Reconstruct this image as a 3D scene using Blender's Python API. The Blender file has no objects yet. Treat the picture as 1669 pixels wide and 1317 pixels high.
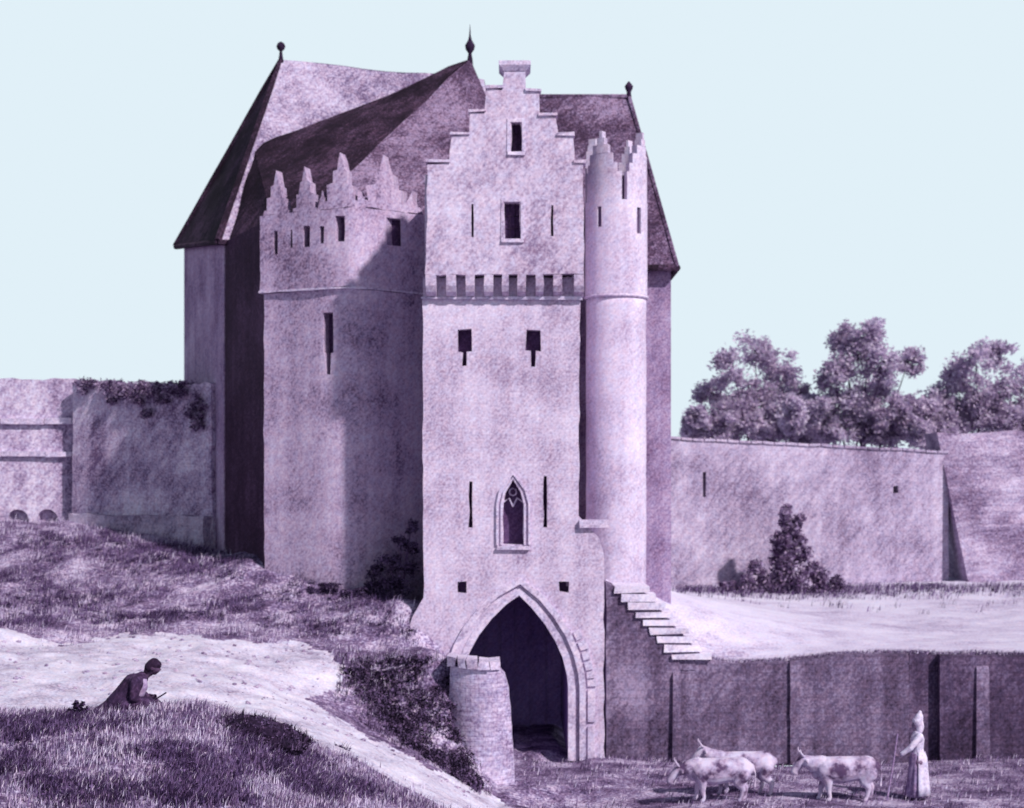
import bpy, bmesh, math, random
import numpy as np
from mathutils import Vector, Matrix, noise

random.seed(7)
C = bpy.context.scene.collection
PI = math.pi
F, CX, HY, CZ = 2720.0, 834.5, 780.0, 6.7      # focal length in photo pixels, centre column, horizon row, eye height


def P(px, py, Y):
    return Vector(((px - CX) / F * Y, Y, CZ - (py - HY) / F * Y))


def lin(r, g, b):
    f = lambda c: (c / 255 / 12.92) if c / 255 <= 0.04045 else ((c / 255 + 0.055) / 1.055) ** 2.4
    return (f(r), f(g), f(b), 1)


# ------------------------------------------------------------------ materials
def mat(name, c0, c1, c2, blotch=0.45, stroke=3.4, grain=17, w=(0.45, 0.3, 0.42), lo=0.385, hi=0.615, rough=0.92,
        bump=0.35, island=0.0, angle=48, ratio=5.0, bdist=0.03, rain=0.0, brick=None, translucent=0.0):
    m = bpy.data.materials.new(name)
    m.use_nodes = True
    nt = m.node_tree
    N, L = nt.nodes, nt.links
    bs = N['Principled BSDF']
    bs.inputs['Roughness'].default_value = rough
    bs.inputs['Specular IOR Level'].default_value = 0.15
    geo = N.new('ShaderNodeNewGeometry')
    pos = geo.outputs['Position']

    def noi(vec, scale, detail, rg=0.6):
        n = N.new('ShaderNodeTexNoise')
        n.inputs['Scale'].default_value = scale
        n.inputs['Detail'].default_value = detail
        n.inputs['Roughness'].default_value = rg
        L.new(vec, n.inputs['Vector'])
        return n
    rot = N.new('ShaderNodeVectorRotate')
    rot.rotation_type = 'Y_AXIS'
    rot.inputs['Angle'].default_value = math.radians(angle)
    L.new(pos, rot.inputs['Vector'])
    mp = N.new('ShaderNodeMapping')
    mp.inputs['Scale'].default_value = (1.0, 2.0, ratio)
    L.new(rot.outputs[0], mp.inputs['Vector'])
    n1, n2, n3 = noi(pos, blotch, 4), noi(mp.outputs[0], stroke, 5, 0.65), noi(pos, grain, 2)
    terms = [(n1, w[0]), (n2, w[1]), (n3, w[2])]
    if rain:
        mv = N.new('ShaderNodeMapping')
        mv.inputs['Scale'].default_value = (2.6, 2.6, 0.22)
        L.new(pos, mv.inputs['Vector'])
        terms.append((noi(mv.outputs[0], 1.0, 5, 0.6), rain))
    w = [k for _, k in terms]
    acc = None
    for n, k in terms:
        mm = N.new('ShaderNodeMath')
        mm.operation = 'MULTIPLY_ADD'
        mm.inputs[1].default_value = k / sum(w)
        L.new(n.outputs['Fac'], mm.inputs[0])
        if acc is None:
            mm.inputs[2].default_value = 0
        else:
            L.new(acc, mm.inputs[2])
        acc = mm.outputs[0]
    if island:
        ms = N.new('ShaderNodeMath')
        ms.operation = 'MULTIPLY_ADD'
        ms.inputs[1].default_value = island
        L.new(geo.outputs['Random Per Island'], ms.inputs[0])
        sb = N.new('ShaderNodeMath')
        sb.operation = 'SUBTRACT'
        sb.inputs[1].default_value = island / 2
        L.new(acc, sb.inputs[0])
        L.new(sb.outputs[0], ms.inputs[2])
        acc = ms.outputs[0]
    mr = N.new('ShaderNodeMapRange')
    mr.inputs['From Min'].default_value = lo
    mr.inputs['From Max'].default_value = hi
    L.new(acc, mr.inputs['Value'])
    cr = N.new('ShaderNodeValToRGB')
    e = cr.color_ramp.elements
    dim = lambda c: tuple(k_ * v for k_, v in zip((0.865, 0.825, 0.90), lin(*c)[:3])) + (1,)
    e[0].color, e[1].color = dim(c0), dim(c2)
    k = e.new(0.5)
    k.color = dim(c1)
    L.new(mr.outputs[0], cr.inputs['Fac'])
    # a little print-like hue variation: pinkish against bluish
    hn = noi(pos, 6.0, 5, 0.8)
    hr = N.new('ShaderNodeValToRGB')
    he = hr.color_ramp.elements
    he[0].position, he[1].position = 0.38, 0.62
    he[0].color, he[1].color = (0.94, 0.985, 1.06, 1), (1.07, 0.975, 0.98, 1)
    L.new(hn.outputs['Fac'], hr.inputs['Fac'])
    mx = N.new('ShaderNodeMix')
    mx.data_type = 'RGBA'
    mx.blend_type = 'MULTIPLY'
    mx.inputs['Factor'].default_value = 1.0
    L.new(cr.outputs[0], mx.inputs[6])
    L.new(hr.outputs[0], mx.inputs[7])
    col = mx.outputs[2]
    if brick:
        sx = N.new('ShaderNodeSeparateXYZ')
        L.new(pos, sx.inputs[0])
        ma = N.new('ShaderNodeMath')
        ma.operation = 'MULTIPLY_ADD'
        ma.inputs[1].default_value = 0.6
        L.new(sx.outputs['Y'], ma.inputs[0])
        L.new(sx.outputs['X'], ma.inputs[2])
        wob = N.new('ShaderNodeMath')
        wob.operation = 'MULTIPLY_ADD'
        wob.inputs[1].default_value = 0.12
        L.new(n1.outputs['Fac'], wob.inputs[0])
        L.new(sx.outputs['Z'], wob.inputs[2])
        cb = N.new('ShaderNodeCombineXYZ')
        L.new(ma.outputs[0], cb.inputs[0])
        L.new(wob.outputs[0], cb.inputs[1])
        bt = N.new('ShaderNodeTexBrick')
        bt.inputs['Scale'].default_value = 1
        bt.inputs['Brick Width'].default_value, bt.inputs['Row Height'].default_value = brick[0], brick[1]
        bt.inputs['Mortar Size'].default_value = brick[1] * 0.09
        bt.inputs['Color1'].default_value, bt.inputs['Color2'].default_value = (1.12, 1.12, 1.12, 1), (0.78, 0.76, 0.8, 1)
        bt.inputs['Mortar'].default_value = (0.5, 0.48, 0.52, 1)
        L.new(cb.outputs[0], bt.inputs['Vector'])
        m2 = N.new('ShaderNodeMix')
        m2.data_type, m2.blend_type = 'RGBA', 'MULTIPLY'
        m2.inputs['Factor'].default_value = brick[2]
        L.new(col, m2.inputs[6])
        L.new(bt.outputs['Color'], m2.inputs[7])
        col = m2.outputs[2]
    L.new(col, bs.inputs['Base Color'])
    if translucent:
        tr = N.new('ShaderNodeBsdfTranslucent')
        L.new(col, tr.inputs['Color'])
        ms_ = N.new('ShaderNodeMixShader')
        ms_.inputs[0].default_value = translucent
        L.new(bs.outputs[0], ms_.inputs[1])
        L.new(tr.outputs[0], ms_.inputs[2])
        L.new(ms_.outputs[0], N['Material Output'].inputs['Surface'])
    if bump:
        bp = N.new('ShaderNodeBump')
        bp.inputs['Strength'].default_value = bump
        bp.inputs['Distance'].default_value = bdist
        L.new(acc, bp.inputs['Height'])
        L.new(bp.outputs[0], bs.inputs['Normal'])
    return m


M = {}
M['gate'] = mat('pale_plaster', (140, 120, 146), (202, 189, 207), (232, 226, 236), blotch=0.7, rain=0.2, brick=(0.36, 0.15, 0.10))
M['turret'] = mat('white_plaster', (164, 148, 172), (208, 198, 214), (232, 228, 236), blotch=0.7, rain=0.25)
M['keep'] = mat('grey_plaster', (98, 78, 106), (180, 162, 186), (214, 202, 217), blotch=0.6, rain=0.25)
M['hallwall'] = mat('old_plaster', (104, 80, 114), (160, 140, 168), (200, 186, 206), blotch=0.7, rain=0.25)
M['sidewall'] = mat('shaded_old_plaster', (40, 24, 42), (62, 42, 64), (98, 74, 100), blotch=0.6, rain=0.2)  # shadow of the recess is put into this plaster colour
M['trim'] = mat('pale_trim_stone', (150, 134, 160), (206, 196, 214), (232, 226, 238), blotch=1.5)
M['step'] = mat('worn_white_step', (190, 178, 198), (228, 222, 234), (244, 241, 247), blotch=1.5)
M['hole'] = mat('dark_opening', (60, 42, 70), (84, 62, 96), (112, 88, 122), bump=0)
M['passage'] = mat('lifted_passage_stone', (120, 98, 150), (156, 134, 186), (184, 164, 210), bump=0.1)  # colour raised to make up for little bounced light in the passage
M['shadetile'] = mat('shade_dark_tile', (30, 20, 32), (48, 34, 50), (92, 70, 92), stroke=1.6, blotch=0.7, lo=0.41, hi=0.60, brick=(0.26, 0.17, 0.35))  # roof shade on left-facing slopes painted into the colour; eaves share it
M['tile'] = mat('worn_tile', (62, 46, 66), (102, 82, 106), (152, 134, 158), stroke=1.8, blotch=0.6, lo=0.42, hi=0.58, brick=(0.26, 0.17, 0.35))
M['paletile'] = mat('bleached_tile', (104, 88, 116), (166, 152, 174), (200, 192, 208), stroke=1.8, blotch=0.6, lo=0.42, hi=0.59, brick=(0.26, 0.17, 0.25))
M['iron'] = mat('dark_iron', (30, 18, 38), (46, 30, 54), (66, 48, 76), bump=0)
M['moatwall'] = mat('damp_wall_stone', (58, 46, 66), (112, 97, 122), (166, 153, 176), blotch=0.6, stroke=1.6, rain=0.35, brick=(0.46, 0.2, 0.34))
M['moatwall_dark'] = mat('darker_wall_stone', (44, 33, 52), (84, 69, 94), (134, 118, 144), blotch=0.6, stroke=1.6, rain=0.35, brick=(0.46, 0.2, 0.34))  # darker stone tone for the right-hand bays and the core
M['farwall'] = mat('far_wall_stone', (106, 90, 116), (172, 160, 180), (210, 202, 215), blotch=0.4, stroke=1.3, lo=0.4, hi=0.6, rain=0.2, brick=(0.5, 0.2, 0.18))
M['farwall2'] = mat('far_rampart_stone', (98, 80, 108), (158, 142, 166), (204, 194, 210), blotch=0.5, stroke=1.3, angle=8, lo=0.41, hi=0.59, brick=(0.6, 0.24, 0.2))
M['leftwall'] = mat('left_wall_stone', (104, 84, 116), (182, 166, 190), (226, 220, 231), blotch=0.5, stroke=1.2, lo=0.41, hi=0.59, rain=0.2, brick=(0.5, 0.2, 0.15))
M['wing'] = mat('wing_wall_stone', (120, 100, 134), (184, 172, 196), (222, 216, 230), blotch=0.8, stroke=2.5, angle=4, brick=(0.30, 0.105, 0.5))
M['ground'] = mat('rough_grass_earth', (58, 42, 70), (126, 107, 139), (206, 196, 214), blotch=0.8, stroke=1.1, ratio=3, lo=0.41, hi=0.59, angle=20)
M['path'] = mat('pale_sandy_path', (136, 124, 148), (202, 197, 211), (226, 226, 233), blotch=0.7, stroke=1.1, ratio=5, lo=0.36, hi=0.6, angle=-10)
M['meadow'] = mat('pale_dry_meadow', (142, 126, 156), (212, 206, 222), (230, 231, 238), blotch=0.22, stroke=0.8, ratio=4, lo=0.36, hi=0.6, angle=8)
M['grass'] = mat('grass_blades', (84, 62, 100), (154, 134, 168), (220, 212, 228), blotch=0.6, island=0.35, bump=0, grain=4)
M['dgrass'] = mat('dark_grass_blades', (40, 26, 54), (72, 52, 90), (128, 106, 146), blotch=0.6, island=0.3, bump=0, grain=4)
M['bush'] = mat('dark_bush_leaves', (30, 18, 42), (50, 34, 64), (88, 66, 104), blotch=0.9, island=0.3, bump=0, grain=4)
M['weeds'] = mat('dark_weeds', (24, 14, 34), (46, 32, 58), (112, 92, 126), blotch=1.3, island=0.42, bump=0, grain=4)
M['scrub'] = mat('scrub_leaves', (48, 34, 62), (78, 60, 94), (130, 110, 146), blotch=0.9, island=0.35, bump=0, grain=4, translucent=0.3)
M['soil'] = mat('dark_soil', (26, 16, 34), (42, 28, 52), (84, 66, 96), blotch=2.5, stroke=5, bump=0.6)
M['shrub'] = mat('shrub_leaves', (84, 62, 98), (132, 110, 144), (188, 170, 196), blotch=0.9, translucent=0.4, island=0.35, bump=0, grain=4)
M['leaf'] = mat('tree_leaves', (168, 150, 177), (216, 203, 222), (240, 235, 243), blotch=0.35, island=0.2, translucent=0.5, bump=0, grain=3, stroke=0.5)
M['bark'] = mat('bark', (56, 38, 66), (80, 60, 92), (120, 98, 132), stroke=5)
M['cow'] = mat('patchy_cowhide', (88, 68, 98), (178, 164, 188), (208, 200, 216), blotch=2.4, w=(0.85, 0.1, 0.1), lo=0.38, hi=0.56, bump=0.1)
M['horn'] = mat('pale_horn', (170, 156, 180), (206, 196, 214), (226, 220, 232), bump=0)
M['coat'] = mat('dark_coat_cloth', (40, 26, 50), (60, 42, 70), (92, 70, 102), blotch=5, stroke=12, bump=0.2)
M['shirt'] = mat('pale_shirt_cloth', (130, 108, 144), (164, 146, 178), (200, 188, 210), blotch=5, stroke=12, bump=0.2)
M['dress'] = mat('white_dress_cloth', (176, 164, 190), (216, 210, 226), (232, 230, 240), blotch=5, stroke=12, bump=0.2)
M['skirt'] = mat('mauve_skirt_cloth', (104, 84, 120), (142, 122, 158), (180, 164, 192), blotch=5, stroke=12, bump=0.2)
M['skin'] = mat('skin', (104, 84, 110), (132, 112, 136), (156, 138, 158), blotch=5, bump=0)
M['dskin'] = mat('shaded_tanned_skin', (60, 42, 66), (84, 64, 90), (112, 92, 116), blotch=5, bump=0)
M['hair'] = mat('dark_hair', (30, 18, 36), (44, 28, 50), (64, 46, 70), blotch=8, bump=0.2)
M['wood'] = mat('pale_wood', (110, 90, 124), (150, 130, 164), (184, 168, 196), stroke=8, bump=0.1)
M['dwood'] = mat('dark_wood', (34, 22, 42), (52, 36, 60), (76, 56, 84), stroke=8, bump=0.1)

# ------------------------------------------------------------------ objects
ROOT = {}


def wloc(o):
    return ROOT.get(o.name, Vector((0, 0, 0)))


def thing(name, label, cat, loc=(0, 0, 0), group=None):
    o = bpy.data.objects.new(name, None)
    o.empty_display_size = 0.3
    C.objects.link(o)
    o.location = loc
    ROOT[o.name] = Vector(loc)
    o['label'], o['category'] = label, cat
    if group:
        o['group'] = group
    return o


def part(name, bm, m, parent=None, smooth=False, kind=None, recalc=True):
    if recalc and bm.faces:
        bmesh.ops.recalc_face_normals(bm, faces=bm.faces[:])
    me = bpy.data.meshes.new(name)
    base = wloc(parent) if parent else Vector((0, 0, 0))
    if base.length:
        bmesh.ops.translate(bm, verts=bm.verts[:], vec=-base)
    bm.to_mesh(me)
    bm.free()
    me.materials.append(M[m])
    if smooth:
        me.polygons.foreach_set('use_smooth', [True] * len(me.polygons))
    o = bpy.data.objects.new(name, me)
    C.objects.link(o)
    if parent:
        o.parent = parent
        ROOT[o.name] = base
    if kind:
        o['kind'] = kind
    return o


def solo(name, bm, m, label, cat, group=None, **k):
    """A thing that is one mesh: its origin is moved to the base of the mesh."""
    xs = [v.co.copy() for v in bm.verts]
    b = Vector((sum(v.x for v in xs) / len(xs), sum(v.y for v in xs) / len(xs), min(v.z for v in xs)))
    bmesh.ops.translate(bm, verts=bm.verts[:], vec=-b)
    o = part(name, bm, m, None, **k)
    o.location = b
    ROOT[o.name] = b
    o['label'], o['category'] = label, cat
    if group:
        o['group'] = group
    return o


class Plane:
    """A vertical wall plane through p0 running along d (x, y); w goes into the wall."""
    def __init__(s, p0, d):
        l = math.hypot(*d)
        s.p0, s.d = p0, (d[0] / l, d[1] / l)
        s.n = (-s.d[1], s.d[0])

    def uv(s, px, py):
        rx, rz = (px - CX) / F, -(py - HY) / F
        u = (rx * s.p0[1] - s.p0[0]) / (s.d[0] - rx * s.d[1])
        t = s.p0[1] + u * s.d[1]
        return (u, CZ + rz * t)

    def W(s, u, w, z):
        return Vector((s.p0[0] + u * s.d[0] + w * s.n[0], s.p0[1] + u * s.d[1] + w * s.n[1], z))


def rough_poly(pts, step=0.3, jit=0.012, fixed_bottom=False):
    out = []
    n = len(pts)
    for i in range(n):
        a, b = Vector((*pts[i], 0)), Vector((*pts[(i + 1) % n], 0))
        k = max(1, int((b - a).length / step))
        t = (b - a).normalized() if (b - a).length else Vector((1, 0, 0))
        nn = Vector((-t.y, t.x, 0))
        for j in range(k):
            p = a.lerp(b, j / k)
            if j:
                p = p + nn * random.gauss(0, jit)
            else:
                p = p + Vector((random.gauss(0, jit), random.gauss(0, jit), 0))
            out.append((p.x, p.y))
    return out


def plate(pl, outline, holes=(), w0=0.0, w1=0.35, bm=None, jit=0.012, step=0.3):
    """Flat wall piece with real holes, extruded from depth w0 to w1. Points are (u, z)."""
    bm = bm or bmesh.new()
    loops = [rough_poly(outline, step, jit)] + [rough_poly(h, step, jit * 0.7) for h in holes]
    rings = []
    for w in (w0, w1):
        edges, rr = [], []
        for lp in loops:
            vs = [bm.verts.new(pl.W(u, w, z)) for u, z in lp]
            edges += [bm.edges.new((vs[i], vs[(i + 1) % len(vs)])) for i in range(len(vs))]
            rr.append(vs)
        bmesh.ops.triangle_fill(bm, edges=edges, use_beauty=True, use_dissolve=False)
        rings.append(rr)
    for fr, bk in zip(*rings):
        n = len(fr)
        for i in range(n):
            bm.faces.new((fr[i], fr[(i + 1) % n], bk[(i + 1) % n], bk[i]))
    return bm


def band(pl, inner, outer, w0, w1, bm=None):
    """Strip between two polylines (same length) extruded: mouldings round an arch."""
    bm = bm or bmesh.new()
    g = []
    for (a, b) in zip(inner, outer):
        g.append([bm.verts.new(pl.W(a[0], w0, a[1])), bm.verts.new(pl.W(b[0], w0, b[1])),
                  bm.verts.new(pl.W(b[0], w1, b[1])), bm.verts.new(pl.W(a[0], w1, a[1]))])
    for i in range(len(g) - 1):
        for k in range(4):
            bm.faces.new((g[i][k], g[i][(k + 1) % 4], g[i + 1][(k + 1) % 4], g[i + 1][k]))
    bm.faces.new(g[0])
    bm.faces.new(g[-1][::-1])
    return bm


def offset(path, d):
    out = []
    for i, p in enumerate(path):
        a, b = path[max(0, i - 1)], path[min(len(path) - 1, i + 1)]
        t = Vector((b[0] - a[0], b[1] - a[1]))
        t.normalize()
        out.append((p[0] - t.y * d, p[1] + t.x * d))
    return out


def box(bm, lo, hi, jit=0.0):
    vs = [bm.verts.new((x + random.gauss(0, jit), y + random.gauss(0, jit), z + random.gauss(0, jit)))
          for z in (lo[2], hi[2]) for x, y in ((lo[0], lo[1]), (hi[0], lo[1]), (hi[0], hi[1]), (lo[0], hi[1]))]
    for f in ((0, 1, 2, 3), (7, 6, 5, 4), (0, 4, 5, 1), (1, 5, 6, 2), (2, 6, 7, 3), (3, 7, 4, 0)):
        bm.faces.new([vs[i] for i in f])
    return bm


def lathe(bm, c, prof, seg=16):
    rings = []
    for r, z in prof:
        rings.append([bm.verts.new((c[0] + r * math.cos(2 * PI * i / seg), c[1] + r * math.sin(2 * PI * i / seg), z)) for i in range(seg)])
    for a, b in zip(rings, rings[1:]):
        for i in range(seg):
            bm.faces.new((a[i], a[(i + 1) % seg], b[(i + 1) % seg], b[i]))
    bm.faces.new(rings[0][::-1])
    bm.faces.new(rings[-1])
    return bm


def tube(bm, pts, rad, seg=7):
    pts = [Vector(p) for p in pts]
    rings = []
    for i, p in enumerate(pts):
        t = (pts[min(i + 1, len(pts) - 1)] - pts[max(i - 1, 0)]).normalized()
        a = t.orthogonal().normalized()
        b = t.cross(a)
        r = rad[i] if isinstance(rad, (list, tuple)) else rad
        rings.append([bm.verts.new(p + a * r * math.cos(2 * PI * k / seg) + b * r * math.sin(2 * PI * k / seg)) for k in range(seg)])
    for a, b in zip(rings, rings[1:]):
        j = min(range(seg), key=lambda q: (b[q].co - a[0].co).length)
        for k in range(seg):
            bm.faces.new((a[k], a[(k + 1) % seg], b[(k + 1 + j) % seg], b[(k + j) % seg]))
    bm.faces.new(rings[0][::-1])
    bm.faces.new(rings[-1])
    return bm


def rough_faces(bm, faces_pts, cuts=6, amp=0.03):
    """Subdivided polygons (tri or quad) with a small ripple, for old sagging roof slopes."""
    for pts in faces_pts:
        pts = [Vector(p) for p in pts]
        if len(pts) == 3:
            pts = pts + [pts[2]]
        n = cuts
        nrm = (pts[1] - pts[0]).cross(pts[2] - pts[0]).normalized()
        grid = []
        for j in range(n + 1):
            row = []
            for i in range(n + 1):
                a = pts[0].lerp(pts[1], i / n)
                b = pts[3].lerp(pts[2], i / n)
                p = a.lerp(b, j / n)
                p = p + nrm * noise.noise(p * 0.9) * amp * 1.6 + Vector((0, 0, noise.noise(p * 0.45 + Vector((9, 0, 0))) * 0.12))
                row.append(bm.verts.new(p))
            grid.append(row)
        for j in range(n):
            for i in range(n):
                bm.faces.new((grid[j][i], grid[j][i + 1], grid[j + 1][i + 1], grid[j + 1][i]))
    bmesh.ops.remove_doubles(bm, verts=bm.verts[:], dist=0.001)
    bmesh.ops.dissolve_degenerate(bm, dist=0.0005, edges=bm.edges[:])
    return bm


def prism(bm, base, z0, z1):
    """Vertical prism over a ground polygon [(x, y)]."""
    lo = [bm.verts.new((x, y, z0)) for x, y in base]
    hi = [bm.verts.new((x, y, z1)) for x, y in base]
    n = len(base)
    for i in range(n):
        bm.faces.new((lo[i], lo[(i + 1) % n], hi[(i + 1) % n], hi[i]))
    bm.faces.new(lo[::-1])
    bm.faces.new(hi)
    return bm


# ------------------------------------------------------------------ terrain
def tps(pts, lam=0.02):
    X = np.array([(p[0], p[1]) for p in pts], float)
    z = np.array([p[2] for p in pts], float)
    n = len(pts)
    d = np.linalg.norm(X[:, None] - X[None], axis=2)
    K = np.where(d > 0, d * d * np.log(d + 1e-12), 0) + lam * np.eye(n)
    Q = np.hstack([np.ones((n, 1)), X])
    A = np.block([[K, Q], [Q.T, np.zeros((3, 3))]])
    s = np.linalg.solve(A, np.concatenate([z, np.zeros(3)]))

    def ev(x, y):
        x, y = np.asarray(x, float), np.asarray(y, float)
        out = s[n] + s[n + 1] * x + s[n + 2] * y
        for i in range(n):
            r2 = (x - X[i, 0]) ** 2 + (y - X[i, 1]) ** 2
            out = out + s[i] * 0.5 * r2 * np.log(r2 + 1e-12)
        return out
    return ev


scr = [(-80, 1317, 22), (0, 1317, 22), (200, 1317, 22), (400, 1317, 22.5), (600, 1325, 26), (780, 1325, 30.5),
       (-80, 1168, 27), (0, 1165, 27), (125, 1162, 27), (240, 1157, 27), (330, 1152, 27), (400, 1170, 27.5), (470, 1203, 28),
       (560, 1240, 28.6), (650, 1268, 29.6), (740, 1296, 31.2), (805, 1320, 32.6),
       (0, 1172, 30.5), (120, 1168, 30.5), (240, 1165, 30.5), (330, 1165, 31), (430, 1165, 31.5),
       (0, 1095, 34), (150, 1100, 34), (300, 1100, 34), (400, 1130, 33.5), (500, 1165, 33.3), (560, 1195, 33.2), (650, 1235, 33.3), (780, 1296, 34),
       (-60, 1020, 38), (0, 1025, 38), (100, 1045, 38), (200, 1030, 39), (350, 1035, 39), (500, 1050, 39), (560, 1075, 38),
       (620, 1050, 39.5), (700, 1060, 38.5), (730, 1085, 37.3), (650, 1150, 36.5), (720, 1222, 35.6), (765, 1262, 35.2),
       (-80, 880, 48), (0, 880, 48), (-60, 950, 44), (0, 950, 44), (200, 895, 46.5), (200, 960, 43), (360, 905, 46.5), (430, 905, 44.3),
       (500, 915, 43.8), (600, 960, 42.6), (660, 985, 41.5), (690, 990, 40.6), (500, 990, 41.5), (350, 980, 42), (715, 1062, 39.8),
       (-80, 848, 51.5), (0, 850, 51.5), (125, 852, 51), (300, 882, 48.6)]
pts = [tuple(P(*q)) for q in scr]
pts += [(x, y, 0) for x, y in ((0.4, 40), (0.5, 36), (2, 40), (5, 38), (10, 38), (14, 41), (22, 38), (1, 33), (4, 33.5), (8, 32), (14, 30),
                               (22, 25), (3.5, 25), (8, 20), (22, 16), (0.5, 30.8), (0.0, 35.6), (-0.35, 35.0), (0.0, 34.2), (5, 28), (28, 41), (1, 44), (2, 55))]
pts += [(-4, 14, 1.6), (-10, 14, 1.8), (2.5, 20, 0.2), (-30, 20, 2.6), (-30, 36, 3.2), (-30, 48, 4.8), (-30, 60, 5.4), (-14, 70, 5.4), (-4, 70, 5.0)]
bank = tps(pts, 0.02)
mead = tps([(4.5, 41.3, 2.34), (8, 41.3, 2.3), (16, 41.3, 2.3), (30, 41.3, 2.3), (5, 44, 2.95), (4.4, 42.6, 2.6), (8, 46, 2.5), (3.1, 42.6, 3.7),
            (2.3, 42, 3.9), (7, 60, 2.72), (15, 58, 2.8), (25, 55, 2.85), (8, 52, 2.65), (40, 50, 2.9), (16, 75, 2.9), (40, 75, 3), (2, 60, 3)], 0.01)


def nz(x, y, amp=1.0):
    return amp * (0.09 * noise.noise((x * 0.8, y * 0.8, 3.1)) + 0.05 * noise.noise((x * 2.1, y * 2.1, 8.7)) + 0.02 * noise.noise((x * 6, y * 6, 1.7)))


def bank_z(x, y):
    xs, ys = min(max(x, -30), 22), min(max(y, 15), 68)
    z = float(bank(xs, ys))
    return fix(x, y, z) + nz(x, y, 0.35 if x > 0.5 else 1.6 if y > 40 else 1.2)


def fix(x, y, z):
    if x > -1.2 and 36.75 < y < 60:
        z = min(z, 0.0)
    if x > -1.3 and 31.5 < y <= 36.75:
        z = min(z, max(0.0, (-0.33 - x) * 1.15))
    if x > 1.5:
        z = min(z, 0.05)
    return z


def axis(lo, hi, step, flo, fhi, grow=1.25):
    a = list(np.arange(lo, hi + 1e-6, step))
    s, v = step, lo
    left = []
    while v > flo:
        s *= grow
        v -= s
        left.append(v)
    s, v = step, a[-1]
    right = []
    while v < fhi:
        s *= grow
        v += s
        right.append(v)
    return np.array(left[::-1] + a + right)


def inside(px, py, poly):
    r = False
    n = len(poly)
    for i in range(n):
        (x1, y1), (x2, y2) = poly[i], poly[(i + 1) % n]
        if (y1 > py) != (y2 > py) and px < (x2 - x1) * (py - y1) / (y2 - y1) + x1:
            r = not r
    return r


def to_px(x, y, z):
    return CX + F * x / y, HY - F * (z - CZ) / y


PATHPOLY = [(-300, 1005), (0, 1022), (60, 1035), (100, 1052), (200, 1034), (320, 1034), (387, 1048), (481, 1044), (518, 1054), (560, 1085),
            (545, 1120), (500, 1140), (555, 1172), (622, 1211), (689, 1246), (756, 1280), (800, 1296), (835, 1320), (600, 1330), (300, 1250), (-300, 1250)]


def is_path(x, y, z):
    if not 29.0 < y < 42:
        return False
    px, py = to_px(x, y, z)
    return inside(px + 16 * noise.noise((x * 1.7, y * 1.7, 5)), py + 9 * noise.noise((x * 1.9, y * 1.9, 9)), PATHPOLY)


def build_ground():
    xs = axis(-14, 9.5, 0.08, -420, 420)
    ys = axis(20, 48, 0.08, -40, 700)
    gx, gy = np.meshgrid(xs, ys)
    gz = bank(np.clip(gx, -30, 22), np.clip(gy, 15, 68))
    gb, pb = bmesh.new(), bmesh.new()
    co = {}
    for j, y in enumerate(ys):
        for i, x in enumerate(xs):
            co[i, j] = (x, y, fix(x, y, float(gz[j, i])) + nz(x, y, 0.35 if x > 0.5 else 1.6 if y > 40 else 1.2))
    vg, vp = {}, {}
    for j in range(len(ys) - 1):
        for i in range(len(xs) - 1):
            cx, cy = (xs[i] + xs[i + 1]) / 2, (ys[j] + ys[j + 1]) / 2
            if cx > 1.9 and cy > 42.2:
                continue
            q = ((i, j), (i + 1, j), (i + 1, j + 1), (i, j + 1))
            cz = sum(co[k][2] for k in q) / 4
            bm, vv = (pb, vp) if is_path(cx, cy, cz) else (gb, vg)
            bm.faces.new([vv.get(k) or vv.setdefault(k, bm.verts.new(co[k])) for k in q])
    part('ground', gb, 'ground', None, True, 'structure', recalc=False)
    part('path', pb, 'path', None, True, 'structure', recalc=False)
    xs = axis(2.4, 20, 0.2, 2.4, 420)
    ys = axis(41.25, 62, 0.2, 41.25, 700)
    gx, gy = np.meshgrid(xs, ys)
    gz = mead(np.clip(gx, 1, 38), np.clip(gy, 41, 75))
    mb = bmesh.new()
    vs = [[mb.verts.new((x, y, float(gz[j, i]) + nz(x, y, 0.5))) for i, x in enumerate(xs)] for j, y in enumerate(ys)]
    for j in range(len(ys) - 1):
        for i in range(len(xs) - 1):
            mb.faces.new((vs[j][i], vs[j][i + 1], vs[j + 1][i + 1], vs[j + 1][i]))
    part('meadow', mb, 'meadow', None, True, 'structure', recalc=False)


def mead_z(x, y):
    return float(mead(min(x, 38), min(max(y, 41), 75))) + nz(x, y, 0.5)


build_ground()

# ------------------------------------------------------------------ gate tower
FR = Plane((0, 40.0), (1, 0))            # front of the gate tower
UP = Plane((0, 39.62), (1, 0))           # its jettied upper storey


def rect(pl, x0, y0, x1, y1):
    return [pl.uv(x0, y1), pl.uv(x1, y1), pl.uv(x1, y0), pl.uv(x0, y0)]


def grow(poly, d):
    cx, cy = sum(p[0] for p in poly) / len(poly), sum(p[1] for p in poly) / len(poly)
    return [(p[0] + math.copysign(d, p[0] - cx), p[1] + math.copysign(d, p[1] - cy)) for p in poly]


def window(pl, poly, parent, depth=0.3, name='window', m='hole'):
    part(name, plate(pl, grow(poly, 0.04), (), depth + 0.004, depth + 0.05, jit=0), m, parent)


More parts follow.
